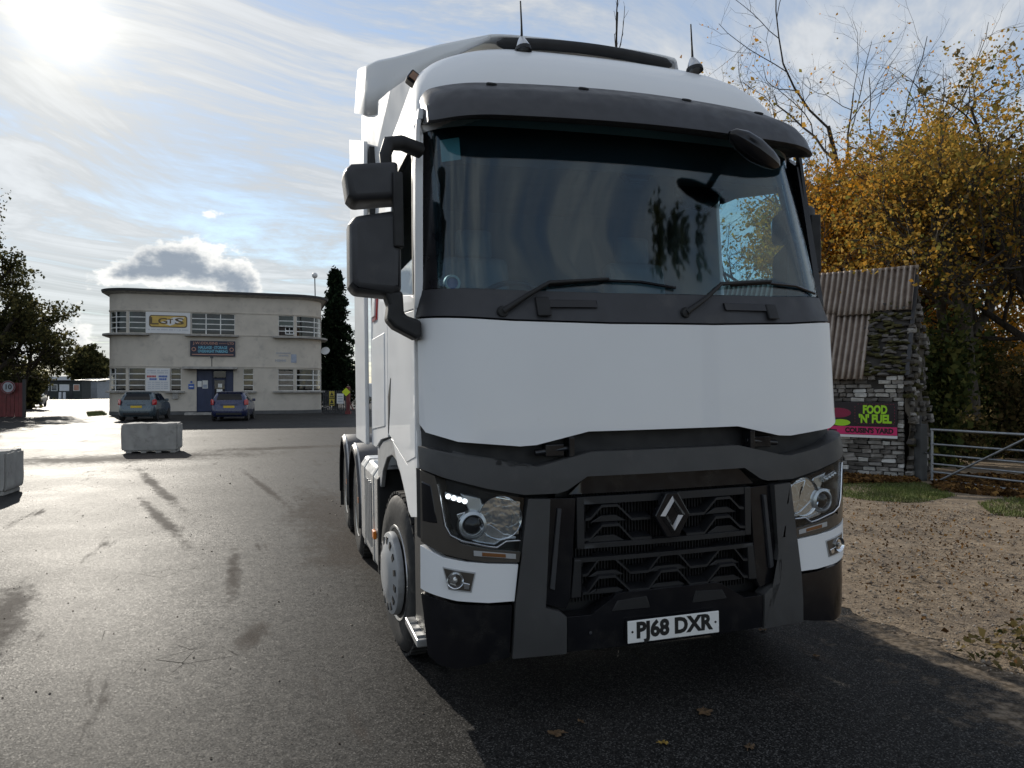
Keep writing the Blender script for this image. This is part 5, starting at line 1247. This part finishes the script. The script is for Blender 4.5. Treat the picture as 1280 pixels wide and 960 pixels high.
def back_sheet():
    rows = []
    for a in (0, 1): rows.append([(x, RY + (1 - a) * (RY + .1), EA - .06 + (RZ - EA + .06) * a + .011 * math.sin(x / .0762 * 2 * math.pi)) for x in np.linspace(-.06, 4.65, 300)])
    MB().grid(rows).build('rear_roof', 'rusty_tin', SH, sm=80, solid=.002)
back_sheet()
MB().tube([(-.10, RY, RZ + .03), (4.7, RY, RZ + .03)], .045, 8).build('ridge_cap', 'rusty_tin', SH, sm=60)
MB().box(-.10, -.04, -.1, .0, 0, (RZ - EA) * 1.12, Matrix.Translation((0, -.02, EA - .1)) @ Matrix.Rotation(-math.atan2(RY + .1, RZ - EA), 4, 'X')).build('barge_board', 'steel_dark', SH)
# mossy rubble where the lower sheet has gone
MB().add([(-.02, -.02, EA - .05), (.70, -.02, EA - .05), (.70, RY * .66, EA + (RZ - EA) * .64), (-.02, RY * .66, EA + (RZ - EA) * .64)], [(0, 1, 2, 3)]).build('slope_core', 'mortar', SH, solid=.1)
for i in range(150):
    x = rg.uniform(-.02, .66); a = rg.uniform(-.02, .66); y = RY * a - .03; z = EA + (RZ - EA) * a
    bm = bmesh.new(); bmesh.ops.create_cube(bm, size=1); bmesh.ops.bevel(bm, geom=bm.edges[:], offset=.18, segments=1, affect='EDGES')
    for q in bm.verts: q.co += Vector([rg.uniform(-.12, .12) for _ in range(3)])
    me = bpy.data.meshes.new('stone'); bm.to_mesh(me); bm.free(); me.materials.append(MATS[rg.choice(('mossy_stone', 'mossy_stone', 'mossy_stone', 'mossy_stone', 'brick_dark', 'brick_dark', 'mortar'))])
    o = link('stone', me, SH); o.location = (x, y, z); o.scale = (rg.uniform(.08, .20), rg.uniform(.06, .12), rg.uniform(.035, .06)); o.rotation_euler = (rg.uniform(-.5, .1), rg.uniform(-.25, .25), rg.uniform(-.4, .4))
# the roadside sign
plain('sign_black', (.010, .006, .010), .35); plain('sign_pink', (.60, .020, .14), .4, var=.03); plain('sign_lime', (.35, .68, .02), .4, var=.02); plain('sign_crimson', (.22, .008, .045), .4, var=.1)
FS = thing('food_sign', 'black and pink FOOD N FUEL sign fixed to the brick shed wall', 'sign'); FS.matrix_world = MSH @ Matrix.Translation((.06, -.045, 0))
def sx(px):        # distance along the wall for a photo column
    k = (px - 640) / F_PX; return (SC.x - k * SC.y) / (k * SD_.y - SD_.x)
xa, xb = sx(1122.5), sx(1031); WS_, zb_, zt_ = xb - xa, 1.65 - 58.5 / 920 * 13.3, 1.65 - 17.5 / 920 * 13.3
x1_ = xb + .30 - .06
x0_ = xa - .06; HH = zt_ - zb_
MB().box(x0_, x1_, -.02, .02, zb_, zt_).build('board', 'sign_black', FS, bevel=.004)
MB().box(x0_ + .002, x1_ - .002, -.026, -.02, zb_ + .002, zb_ + HH * .25).build('pink_band', 'sign_pink', FS)
MB().box(x0_, x1_, -.024, .0, zb_ - .05, zb_ - .004).build('white_edge', 'sign_white', FS)
FM = Matrix(((-1, 0, 0, 0), (0, 0, -1, 0), (0, 1, 0, 0), (0, 0, 0, 1)))       # text plane facing the road
def ft(b, x, z, size, m_, width, fat=.006, nm='lettering'): return text(nm, b, size, m_, FS, Matrix.Translation((x, -.029, z)) @ FM, depth=.002, fat=fat, width=width)
mid = x0_ + .36
ft('FOOD', mid, zb_ + HH * .76, .20, 'sign_lime', .40, .010); ft("'N' FUEL", mid, zb_ + HH * .48, .20, 'sign_lime', .54, .010); ft("COUSIN'S YARD", x0_ + .46, zb_ + HH * .125, .12, 'sign_black', .80, .006)
for (xx0, xx1, zz0, zz1) in [(x0_ + .05 + k * .048, x0_ + .075 + k * .048, z_, z_ + .008) for k in range(13) for z_ in (zb_ + HH * .34, zb_ + HH * .93)]: MB().box(xx0, xx1, -.024, -.02, zz0, zz1).build('dash', 'sign_crimson', FS)
for xx in (x0_ + .04, x0_ + .69):
    for k in range(6): MB().box(xx, xx + .008, -.024, -.02, zb_ + HH * (.38 + .09 * k), zb_ + HH * (.42 + .09 * k)).build('dash', 'sign_crimson', FS)
# plain food shapes in the place of the cartoon
def blob(cx, cz, rx, rz, m_, y): MB().prism([(rx * math.cos(a), rz * math.sin(a)) for a in np.linspace(0, 2 * math.pi, 24)[:-1]], 0, y, Matrix.Translation((cx, -.02, cz)) @ FM).build('food_shape', m_, FS)
blob(x0_ + .98, zb_ + HH * .66, .22, .09, 'sign_crimson', .004); blob(x0_ + .93, zb_ + HH * .36, .16, .06, 'sign_lime', .006); blob(x0_ + 1.16, zb_ + HH * .50, .10, .08, 'sign_pink', .007); blob(x0_ + 1.10, zb_ + HH * .78, .06, .06, 'sign_yellow_bright', .008); blob(x0_ + 1.22, zb_ + HH * .36, .08, .07, 'sign_pink', .009)
MB().prism([(-.09, .0), (-.04, .03), (-.04, .012), (.06, .012), (.06, -.012), (-.04, -.012), (-.04, -.03)], 0, .003, Matrix.Translation((x0_ + 1.06, -.026, zb_ + HH * .125)) @ FM).build('arrow', 'sign_black', FS)

# ------------------------------------------------------------------ field gate
plain('galvanised', (.30, .32, .34), .45, .7, var=.15, vscale=6, dirt=((.10, .10, .095), 6, .52, .5)); plain('gate_post', (.070, .072, .072), .7, .2, var=.3)
GP = gnd(1157, 603); GD = Vector((.415, -.91, 0)).normalized()
G = thing('field_gate', 'galvanised tubular field gate with a diagonal brace beside the brick shed', 'gate', tuple(GP), math.atan2(GD.y, GD.x))
GL, GT = 3.5, .93
for k, z in enumerate((.06, .20, .34, .50, .68, GT)): MB().tube([(.10, 0, z), (GL, 0, z - .0)], .022 if k in (0, 5) else .017, 8).build('rail', 'galvanised', G, sm=60)
MB().tube([(.12, 0, .03), (.12, 0, GT)], .022, 8).build('upright', 'galvanised', G, sm=60); MB().tube([(GL, 0, .03), (GL, 0, GT)], .022, 8).build('upright', 'galvanised', G, sm=60)
MB().tube([(.30, -.03, .08), (1.75, -.03, GT - .02)], .018, 8).build('brace', 'galvanised', G, sm=60); MB().tube([(GL - .2, -.03, .08), (1.80, -.03, GT - .02)], .018, 8).build('brace', 'galvanised', G, sm=60)
GPp = thing('gate_post', 'dark square gate post at the shed end of the field gate', 'post', (GP.x - .06, GP.y + .05, 0), .3)
MB().box(-.075, .075, -.075, .075, 0, 1.02).build('post', 'gate_post', GPp, bevel=.012); MB().tube([(0, 0, 1.0), (0, 0, 1.17)], [.02, .012], 6).build('pin', 'gate_post', GPp)
lk = MB(); lk.tube([(.0, -.09, .52), (.10, -.06, .50), (.20, -.02, .56)], .012, 6); lk.build('chain', 'gate_post', GPp); MB().box(.13, .17, -.10, -.06, .50, .57).build('padlock', 'silver', GPp, bevel=.008)

# ------------------------------------------------------------------ trees
def bark_fn(c0, c1):
    def fn():
        p = geo(); x, y, z = sep(p); n = noise(comb(x * 8.0, y * 8.0, z * 1.6), 3.0, 5, .65)
        return pbsdf(ramp(n, [(.3, c0), (.7, c1)]), .9, normal=bump(n, .6, .02), spec=.2)
    return fn
mat('bark_dark', bark_fn((.020, .016, .013), (.070, .058, .046))); mat('bark_grey', bark_fn((.045, .040, .034), (.13, .115, .095)))
def leaf_mat(name, stops, trans=.45, patch=.5):
    def fn():
        p = geo(); r = geo('Random Per Island')
        f = r * .55 + noise(p, patch, 3, .6) * .45
        c = ramp(f, stops)
        d_ = S.node('ShaderNodeBsdfDiffuse'); S.put(d_.inputs[0], c)
        t_ = S.node('ShaderNodeBsdfTranslucent'); S.put(t_.inputs[0], c)
        return mixs(trans, S(d_.outputs[0]), S(t_.outputs[0]))
    mat(name, fn)
leaf_mat('leaf_gold', [(.20, (.14, .15, .035)), (.34, (.34, .21, .05)), (.46, (.58, .25, .028)), (.58, (.70, .33, .03)), (.70, (.46, .24, .06)), (.82, (.62, .38, .045)), (.92, (.30, .29, .06))], .5, .35)
leaf_mat('leaf_ochre', [(.22, (.18, .18, .05)), (.45, (.40, .25, .05)), (.6, (.52, .28, .05)), (.75, (.36, .24, .07)), (.88, (.32, .30, .07))], .45, .45)
leaf_mat('leaf_ivy', [(.3, (.035, .050, .020)), (.55, (.075, .090, .030)), (.8, (.16, .15, .045))], .35, 1.0)
leaf_mat('leaf_dark', [(.3, (.040, .045, .022)), (.55, (.080, .080, .034)), (.8, (.15, .13, .05))], .45, .4)
leaf_mat('needle', [(.3, (.008, .014, .009)), (.6, (.018, .030, .016)), (.85, (.032, .046, .022))], .15, .8)
leaf_mat('leaf_brush', [(.3, (.045, .050, .018)), (.5, (.12, .095, .040)), (.75, (.22, .165, .075))], .35, .6)
leaf_mat('leaf_litter', [(.25, (.050, .030, .016)), (.5, (.13, .070, .030)), (.7, (.22, .12, .045)), (.85, (.34, .20, .05))], .1, 1.5)

class Tree:
    def __init__(s, seed): s.r = np.random.default_rng(seed); s.V = []; s.F = []; s.tips = []; s.n = 0
    def tube(s, P, rad, k):
        P = np.asarray(P); m = len(P); t = np.gradient(P, axis=0); t /= np.linalg.norm(t, axis=1)[:, None] + 1e-9
        ref = np.array([0, 0, 1.]) if abs(t[0, 2]) < .9 else np.array([1., 0, 0])
        a = np.cross(t, ref); a /= np.linalg.norm(a, axis=1)[:, None] + 1e-9; b = np.cross(t, a)
        w = np.arange(k) * 2 * np.pi / k; ring = np.cos(w)[None, :, None] * a[:, None] + np.sin(w)[None, :, None] * b[:, None]
        V = P[:, None] + ring * np.asarray(rad)[:, None, None]; s.V.append(V.reshape(-1, 3))
        i = np.arange(m - 1)[:, None] * k; j = np.arange(k)[None]; j2 = (j + 1) % k
        s.F.append((np.stack([i + j, i + j2, i + k + j2, i + k + j], -1).reshape(-1, 4)) + s.n); s.n += m * k
    def grow(s, p, d, L, r, lv, maxlv, spec):
        n = spec.get('seg', 6) if lv < 3 else 4; P = [np.array(p, float)]; d = np.array(d, float); d /= np.linalg.norm(d)
        D = [d.copy()]
        for i in range(n):
            d = d + s.r.normal(0, spec['wig'] * (1 + .35 * lv), 3) + np.array([0, 0, spec['up'][min(lv, len(spec['up']) - 1)]]); d /= np.linalg.norm(d)
            P.append(P[-1] + d * L / n); D.append(d.copy())
        rr_ = r * (1 - np.linspace(0, 1, n + 1) * (.55 if lv < maxlv else .8)); s.tube(P, rr_, (8, 6, 5, 4, 3, 3)[min(lv, 5)])
        if lv >= maxlv - spec.get('leaf_lv', 1): s.tips += [(q, lv) for q in P[1:]]
        if lv == maxlv: return
        nc = spec['kids'][lv]; f0 = spec['from'][min(lv, len(spec['from']) - 1)]
        for c in range(nc):
            f = f0 + (1 - f0) * (c + s.r.uniform(0, .9)) / nc; f = min(f, 1.0); x = f * n; i = min(int(x), n - 1); q = P[i] + (P[i + 1] - P[i]) * (x - i)
            dd = D[i]; u = s.r.normal(0, 1, 3); u -= dd * u.dot(dd); u /= np.linalg.norm(u) + 1e-9
            an = math.radians(s.r.uniform(*spec['ang'][min(lv, len(spec['ang']) - 1)])); nd = dd * math.cos(an) + u * math.sin(an)
            s.grow(q, nd, L * s.r.uniform(*spec['len']) * (1.15 - .35 * f), max(r * (1 - .55 * f) * spec.get('rk', .62), .0035), lv + 1, maxlv, spec)
    def wood(s, name, m, parent): return link(name, np_mesh(name, np.concatenate(s.V), np.concatenate(s.F), m), parent)
def leaves(name, C, size, m, parent, r, flat=.0, asp=.75):
    C = np.asarray(C, float); n = len(C)
    a = r.normal(0, 1, (n, 3)); a /= np.linalg.norm(a, axis=1)[:, None]; nn = r.normal(0, 1, (n, 3)); nn[:, 2] += flat; b = np.cross(nn, a); b /= np.linalg.norm(b, axis=1)[:, None] + 1e-9
    sz = size * np.clip(r.lognormal(0, .32, n), .45, 2.0)[:, None]; k = np.cross(a, b) * sz * .18
    V = np.stack([C - a * sz * .5, C + b * sz * .5 * asp + k, C + a * sz * .5, C - b * sz * .5 * asp + k], 1).reshape(-1, 3)
    return link(name, np_mesh(name, V, np.arange(4 * n).reshape(-1, 4), m), parent)
def around(tips, per, spread, r, keep=1.0):
    T_ = np.array([t[0] for t in tips]); T_ = T_[r.random(len(T_)) < keep]; k = max(1, per // 5); C = np.repeat(T_, k, 0); C = C + r.normal(0, spread, C.shape); C = np.repeat(C, -(-per // k), 0); return C + r.normal(0, spread * .36, C.shape)      # leaves hang in small sprays
def tree(name, label, cat, base, seed, H, d0, r0, spec, maxlv, bark, leafm=None, per=6, spread=.18, size=.12, keep=1., group=None, flat=0., zmin=0., fork=None):
    o = thing(name, label, cat, tuple(base), 0, group); t = Tree(seed)
    t.grow((0, 0, -.05), d0, H, r0, 0, maxlv, spec)
    t.wood('trunk', bark, o)
    if leafm:
        C = around(t.tips, per, spread, t.r, keep)
        if zmin: C = C[C[:, 2] > zmin]
        leaves('crown', C, size, leafm, o, t.r, flat); print('LEAVES', name, len(C), 'z', C[:, 2].max(), 'x', C[:, 0].min(), C[:, 0].max())
    return o, t
OPEN = dict(wig=.10, up=[.04, .05, .05, .03, .02], kids=[7, 6, 6, 5], **{'from': [.32, .2, .15, .1]}, ang=[(30, 60), (28, 60), (25, 60), (25, 65)], len=(.50, .72), rk=.6)
def ground_at(px, Y): v = at(px, HZ, Y); v.z = 0; return v
# gold maple, the largest crown on the right
gold, tg = tree('maple_tree', 'broad maple with a dense golden-orange crown behind the brick shed', 'tree', ground_at(1112, 19.5), 21, 5.2, (-.05, 0, 1), .21, dict(OPEN, kids=[9, 7, 6, 5], **{'from': [.30, .2, .15, .1]}, ang=[(35, 75), (28, 60), (25, 60), (25, 65)], len=(.56, .76)), 4, 'bark_dark', 'leaf_gold', 12, .24, .085, .72, 'trees on the right', zmin=1.8)
ivy, ti = tree('forked_tree', 'forked ivy-clad tree with dull yellow leaves behind the field gate', 'tree', ground_at(1212, 17.0), 8, 4.6, (.02, 0, 1), .30, dict(OPEN, kids=[5, 6, 6, 5], **{'from': [.38, .2, .15, .1]}, ang=[(25, 50), (28, 60), (25, 60), (25, 65)], len=(.62, .85)), 4, 'bark_grey', 'leaf_ochre', 10, .20, .075, .50, 'trees on the right', zmin=1.2)
r_ = np.random.default_rng(3)
C = []
for k in range(2600):
    z = abs(r_.normal(0, 1.5)) + .1; a = r_.uniform(0, 2 * math.pi); rad = .30 + abs(r_.normal(0, .10)); C.append((.02 * z + rad * math.cos(a), rad * math.sin(a), min(z, 5)))
leaves('ivy', C, .10, 'leaf_ivy', ivy, r_)
tree('tall_tree', 'tall half-bare tree with sparse brown leaves at the right edge', 'tree', ground_at(1318, 15.5), 14, 5.6, (-.04, 0, 1), .20, dict(OPEN, kids=[7, 5, 5, 4], len=(.50, .70)), 4, 'bark_dark', 'leaf_brush', 3, .14, .10, .18, 'trees on the right')
tree('bare_tree', 'bare tree with fine upswept branches rising above the golden maple', 'tree', ground_at(1052, 25), 5, 10.6, (0, 0, 1), .15, dict(OPEN, kids=[7, 5, 5, 4], up=[.02, .06, .06, .04], **{'from': [.52, .25, .2, .15]}, ang=[(30, 60), (30, 60), (30, 65), (30, 65)], len=(.48, .66)), 4, 'bark_dark', 'leaf_gold', 1, .12, .10, .10, 'trees on the right')
tree('bare_tree', 'bare tree seen through the lorry cab, with a few leaves left', 'tree', ground_at(948, 21), 33, 6.2, (0, 0, 1), .13, dict(OPEN, kids=[8, 6, 6, 4], len=(.5, .7)), 4, 'bark_grey', 'leaf_ochre', 1, .12, .10, .30, 'trees on the right')
tree('distant_bare_tree', 'tall distant bare tree whose tip shows above the lorry roof', 'tree', ground_at(777, 34), 41, 18.6, (0, 0, 1), .09, dict(OPEN, kids=[12, 5, 3], up=[.05, .25, .1], **{'from': [.45, .2, .2]}, ang=[(12, 25), (20, 40), (25, 50)], len=(.10, .20), wig=.03), 3, 'bark_dark')
tree('distant_bare_tree', 'small bare tree tip showing above the office roof', 'tree', ground_at(243, 66), 43, 8.2, (0, 0, 1), .14, dict(OPEN, kids=[12, 6, 4], up=[.05, .2, .1], **{'from': [.55, .2, .2]}, ang=[(20, 45), (20, 40), (25, 50)], len=(.22, .36), wig=.04), 3, 'bark_dark')
# dark trees at the left edge
dk, td = tree('ivy_tree', 'tall dark ivy-covered tree against the light at the left edge', 'tree', ground_at(-28, 43), 17, 12.2, (.03, 0, 1), .32, dict(OPEN, kids=[13, 7, 6, 5], up=[.03, .06, .04, .0], **{'from': [.15, .2, .15, .1]}, ang=[(22, 50), (28, 60), (25, 60), (25, 65)], len=(.26, .42)), 4, 'bark_dark', 'leaf_dark', 3, .20, .15, .50, 'trees on the left', zmin=2.2)
r_ = np.random.default_rng(6); C = []
for k in range(3000):
    z = r_.uniform(1.0, 13.5); a = r_.uniform(0, 2 * math.pi); rad = abs(r_.normal(0, 1)) * (.95 - z * .04); C.append((.05 * z + rad * math.cos(a), rad * math.sin(a), z))
leaves('ivy', C, .15, 'leaf_dark', dk, r_)
tree('spindly_tree', 'thin tree with bare arching twigs right of the ivy-covered tree', 'tree', ground_at(22, 46), 27, 6.2, (.10, 0, 1), .14, dict(OPEN, kids=[10, 7, 6, 5], up=[.0, .03, -.02, -.03], **{'from': [.2, .2, .15, .1]}, ang=[(30, 65), (28, 60), (25, 60), (25, 65)], len=(.42, .6)), 4, 'bark_dark', 'leaf_dark', 2, .16, .17, .45, 'trees on the left', zmin=2.5)
for i, (px, Y, H_, lab) in enumerate(((108, 135, 5.6, 'round bushy tree far behind the white trailers'), (128, 150, 5.2, 'distant tree half hidden by the left corner of the office'))):
    tree('far_tree', lab, 'tree', ground_at(px, Y), 50 + i, H_, (0, 0, 1), .2, dict(OPEN, kids=[9, 7, 6], len=(.5, .7)), 3, 'bark_dark', 'leaf_dark', 7, .35, .42, 1., 'far trees behind the yard')
# conifer right of the office
def conifer(base, H, seed):
    o = thing('conifer', 'tall dark conifer standing right of the office', 'tree', tuple(base)); r = np.random.default_rng(seed); t = Tree(seed); t.tube([(0, 0, 0), (0, .02, H * .5), (0, 0, H)], [.22, .13, .02], 7)
    C = []
    for k in range(260):
        z = H * (.06 + .93 * r.random() ** .9); f = 1 - z / H; L = (.18 + 2.75 * f) * r.uniform(.6, 1.12); a = r.uniform(0, 2 * math.pi)
        P = [np.array((0, 0, z)) + np.array((math.cos(a), math.sin(a), 0)) * L * q + np.array((0, 0, .18 * L * q - .42 * L * q * q)) for q in (0, .35, .7, 1)]
        t.tube(P, [.03, .022, .014, .006], 3)
        for q in np.linspace(.15, 1, 18):
            c = np.array((0, 0, z)) + np.array((math.cos(a), math.sin(a), 0)) * L * q + np.array((0, 0, .18 * L * q - .42 * L * q * q)); C += [c + r.normal(0, .13 + .05 * L * (1 - q), 3) for _ in range(5)]
    t.wood('trunk', 'bark_dark', o); leaves('crown', C, .28, 'needle', o, r, asp=.45)
conifer(ground_at(419, 58), 11.0, 4)

# ------------------------------------------------------------------ undergrowth
def bush(label, base, rx, ry, rz, n, m, size, seed, group='bushes behind the field gate', stems=14):
    r = np.random.default_rng(seed); o = thing('bush', label, 'bush', tuple(base), 0, group); t = Tree(seed); C = []
    for k in range(stems):
        a = r.uniform(0, 2 * math.pi); e = r.uniform(.35, 1); tip = np.array((rx * math.cos(a) * e, ry * math.sin(a) * e, rz * r.uniform(.6, 1.05)))
        P = [tip * np.array((q, q, q ** .7)) + r.normal(0, .05, 3) * q for q in (0, .35, .7, 1)]; t.tube(P, [.022, .017, .011, .005], 4)
        c = tip[None] * (r.random((n // stems, 1)) ** .5) + r.normal(0, 1, (n // stems, 3)) * np.array((rx, ry, rz)) * .17; C.append(c)
    C = np.concatenate(C); C[:, 2] = np.abs(C[:, 2]); t.wood('stems', 'bark_dark', o); leaves('foliage', C, size, m, o, r)
bush('dark ivy bush pressed against the end of the brick shed', ground_at(1172, 15.2), .9, .8, 2.6, 6500, 'leaf_ivy', .11, 1)
bush('tangled dark bush under the forked tree', ground_at(1246, 18.6), 1.3, .8, 1.5, 4500, 'leaf_ivy', .10, 2)
bush('straw-coloured brushwood behind the right end of the gate', ground_at(1282, 17.0), 1.6, 1.0, 2.3, 6500, 'leaf_brush', .10, 3, stems=40)
bush('low yellowing bush between shed and gate', ground_at(1192, 15.6), .7, .6, 1.0, 1800, 'leaf_brush', .09, 4)
bush('tall green thicket behind the shed', ground_at(1165, 19.5), 2.2, 1.4, 3.0, 5000, 'leaf_dark', .12, 5, stems=24)
bush('wide dark thicket behind the forked tree', ground_at(1262, 22), 4.0, 1.5, 2.6, 6500, 'leaf_dark', .13, 7, stems=30)
bush('thicket of dull green leaves half hidden by the lorry', ground_at(1000, 24), 4.0, 1.5, 3.0, 9000, 'leaf_dark', .17, 8, stems=24)
bush('dark hedge under the left-hand trees', ground_at(24, 58), 2.6, 1.4, 3.2, 6000, 'leaf_dark', .26, 9, 'hedges on the left', 24)

# grass verges, leaf litter and loose stones: nobody could count these
plain('grass_blade', (.10, .125, .025), .8, var=.3, vscale=1.5, dirt=((.20, .17, .06), 4, .5, .6))
def grass(name, label, pts, hgt, seed):
    r = np.random.default_rng(seed); P = np.asarray(pts, float); n = len(P); a = r.uniform(0, 2 * np.pi, n); h = hgt * r.uniform(.4, 1.2, n); w = .006 + .004 * r.random(n)
    dx, dy = np.cos(a), np.sin(a); lean = r.normal(0, .35, (n, 2)) * h[:, None]
    V = np.stack([P + np.stack([-dx * w, -dy * w, 0 * w], 1), P + np.stack([dx * w, dy * w, 0 * w], 1), P + np.stack([lean[:, 0], lean[:, 1], h], 1)], 1).reshape(-1, 3)
    tag(link(name, np_mesh(name, V, np.arange(3 * n).reshape(-1, 3), 'grass_blade', 3)), label, kind='stuff')
def scatter(poly_px, n, r, z=.02):
    out = []; xs = [gnd(*p) for p in poly_px]; P = [(v.x, v.y) for v in xs]; x0, x1 = min(p[0] for p in P), max(p[0] for p in P); y0, y1 = min(p[1] for p in P), max(p[1] for p in P)
    while len(out) < n:
        x, y = r.uniform(x0, x1), r.uniform(y0, y1); ins = False
        for (ax, ay), (bx, by) in zip(P, P[1:] + P[:1]):
            if (ay > y) != (by > y) and x < (bx - ax) * (y - ay) / (by - ay) + ax: ins = not ins
        if ins: out.append((x, y, z))
    return np.array(out)
r_ = np.random.default_rng(77)
grass('grass_verge', 'yellow-green grass along the foot of the brick shed', scatter([(1035, 606), (1100, 604), (1155, 606), (1195, 622), (1150, 631), (1080, 628), (1035, 620)], 9000, r_), .05, 1)
grass('gate_grass', 'patch of green grass in front of the gate at the right edge', scatter([(1222, 632), (1262, 626), (1420, 632), (1420, 664), (1300, 652), (1240, 646)], 7000, r_), .06, 2)
grass('corner_grass', 'tuft of grass at the left corner of the office', scatter([(108, 516), (128, 515), (134, 519), (110, 521)], 2500, r_, .005), .16, 3)
def litter(name, label, P, size, seed, m='leaf_litter', asp=.75):
    r = np.random.default_rng(seed); P = P + np.stack([0 * P[:, 0], 0 * P[:, 0], r.uniform(.005, .03, len(P))], 1); o = leaves(name, P, size, m, None, r, flat=2.5, asp=asp); tag(o, label, kind='stuff'); return o
litter('leaf_litter', 'drift of brown fallen leaves along the foot of the shed wall', scatter([(1038, 594), (1140, 600), (1150, 606), (1095, 607), (1038, 608)], 2600, r_, .04), .09, 4)
litter('track_litter', 'scattered dead leaves and twigs over the unmade ground', scatter([(1045, 625), (1280, 650), (1500, 700), (1500, 840), (1290, 850), (1075, 745)], 1500, r_, .03), .028, 5)
litter('gate_litter', 'dead leaves on the ground behind the gate', scatter([(1165, 596), (1400, 600), (1400, 640), (1165, 615)], 5000, r_, .03), .09, 6)
litter('leaf_pile', 'small drift of yellow and brown leaves at the edge of the asphalt', scatter([(1190, 815), (1225, 800), (1300, 770), (1330, 850), (1250, 848), (1200, 832)], 150, r_, .03), .045, 9, 'leaf_brush')
def pebbles(name, label, P, size, seed):
    r = np.random.default_rng(seed); n = len(P); O = np.array([(1, 0, 0), (-1, 0, 0), (0, 1, 0), (0, -1, 0), (0, 0, .6), (0, 0, -.6)], float); s = size * r.lognormal(0, .45, n)
    V = P[:, None] + O[None] * s[:, None, None] * r.uniform(.6, 1.2, (n, 6, 1)); Fo = np.array([(0, 2, 4), (2, 1, 4), (1, 3, 4), (3, 0, 4), (2, 0, 5), (1, 2, 5), (3, 1, 5), (0, 3, 5)])
    Fq = (Fo[None] + (np.arange(n) * 6)[:, None, None]).reshape(-1, 3); tag(link(name, np_mesh(name, V.reshape(-1, 3), Fq, 'pebble', 3)), label, kind='stuff')
def peb():
    r = geo('Random Per Island'); return pbsdf(ramp(r, [(0, (.08, .062, .048)), (.5, (.20, .16, .125)), (1, (.42, .37, .31))]), .85, spec=.25)
mat('pebble', peb)
pebbles('gravel', 'loose gravel over the unmade ground beside the lorry', scatter([(1040, 615), (1290, 640), (1500, 690), (1500, 930), (1290, 868), (1180, 822), (1052, 770)], 9000, r_, .03), .008, 2)
pebbles('asphalt_chippings', 'loose stone chippings on the asphalt', scatter([(-60, 600), (480, 570), (500, 780), (640, 958), (-60, 958)], 500, r_, .004), .0055, 3)

# single fallen leaves on the asphalt in the lorry's shadow
def leaf_shape(seed, s):
    r = random.Random(seed); pts = []
    for k in range(30):
        a = 2 * math.pi * k / 30; lob = .62 + .38 * abs(math.cos(2.5 * a)) ** .7; pts.append((s * lob * math.cos(a) * r.uniform(.9, 1.1), s * .8 * lob * math.sin(a) * r.uniform(.9, 1.1)))
    mb = MB(); mb.add([(x, y, .006 + .012 * abs(math.sin(x / s * 2 + seed)) * r.random()) for x, y in pts] + [(0, 0, .008)], [(i, (i + 1) % 30, 30) for i in range(30)]); mb.tube([(s * .5, 0, .008), (s * 1.3, .01, .006)], .0015, 4); return mb
plain('fallen_leaf', (.105, .062, .028), .7, var=.4, vscale=20); plain('fallen_leaf_gold', (.30, .19, .03), .7, var=.3, vscale=20)
for i, (px, py, s, m_, lab) in enumerate(((695, 919, .045, 'fallen_leaf', 'brown lobed leaf lying in the shadow near the bottom edge'), (881, 892, .050, 'fallen_leaf', 'flat brown leaf in the shadow below the number plate'), (829, 931, .024, 'fallen_leaf_gold', 'tiny yellowed leaf in the shadow, left of the curled one'), (937, 936, .030, 'fallen_leaf', 'curled leaf with a stalk low in the shadow'), (726, 904, .018, 'fallen_leaf', 'scrap of leaf just right of the lobed brown leaf'), (953, 789, .030, 'fallen_leaf', 'dark leaf beside the right end of the bumper'), (1021, 822, .026, 'fallen_leaf', 'dark leaf in the middle of the shadow right of the lorry'))):
    c = gnd(px, py); o = leaf_shape(i, s).build('fallen_leaf', m_, None); o.location = (c.x, c.y, .002); o.rotation_euler = (0, 0, i * 1.3); tag(o, lab, 'leaf', 'fallen leaves on the asphalt')

# the tree behind the viewer that the windscreen mirrors
mo = thing('mirrored_tree', 'dark bushy tree that shows only as a reflection in the lorry windscreen', 'tree', (10.55, -3.1, 0)); mt = Tree(61)
mt.tube([(0, 0, -.05), (.05, 0, 4), (0, .05, 8.6)], [.20, .15, .08], 8); C = []
for k in range(46):
    a = mt.r.uniform(0, 2 * math.pi); rad = mt.r.uniform(.2, 1.5); z0 = mt.r.uniform(7.6, 9.0); tip = np.array((rad * math.cos(a), rad * math.sin(a), z0 + mt.r.uniform(.5, 2.4) * (1.25 - rad * .45)))
    P = [np.array((0, 0, z0)) * (1 - q) + tip * q + np.array((0, 0, .25 * q * (1 - q))) + mt.r.normal(0, .03, 3) for q in (0, .3, .6, 1)]; mt.tube(P, [.03, .022, .014, .006], 4)
    for q in np.linspace(.35, 1, 16): C += [P[0] * (1 - q) + tip * q + mt.r.normal(0, .09, 3) for _ in range(6)]
mo.scale = (2.0, 2.0, .935); mt.wood('trunk', 'bark_dark', mo); leaves('crown', C, .12, 'leaf_ivy', mo, mt.r)
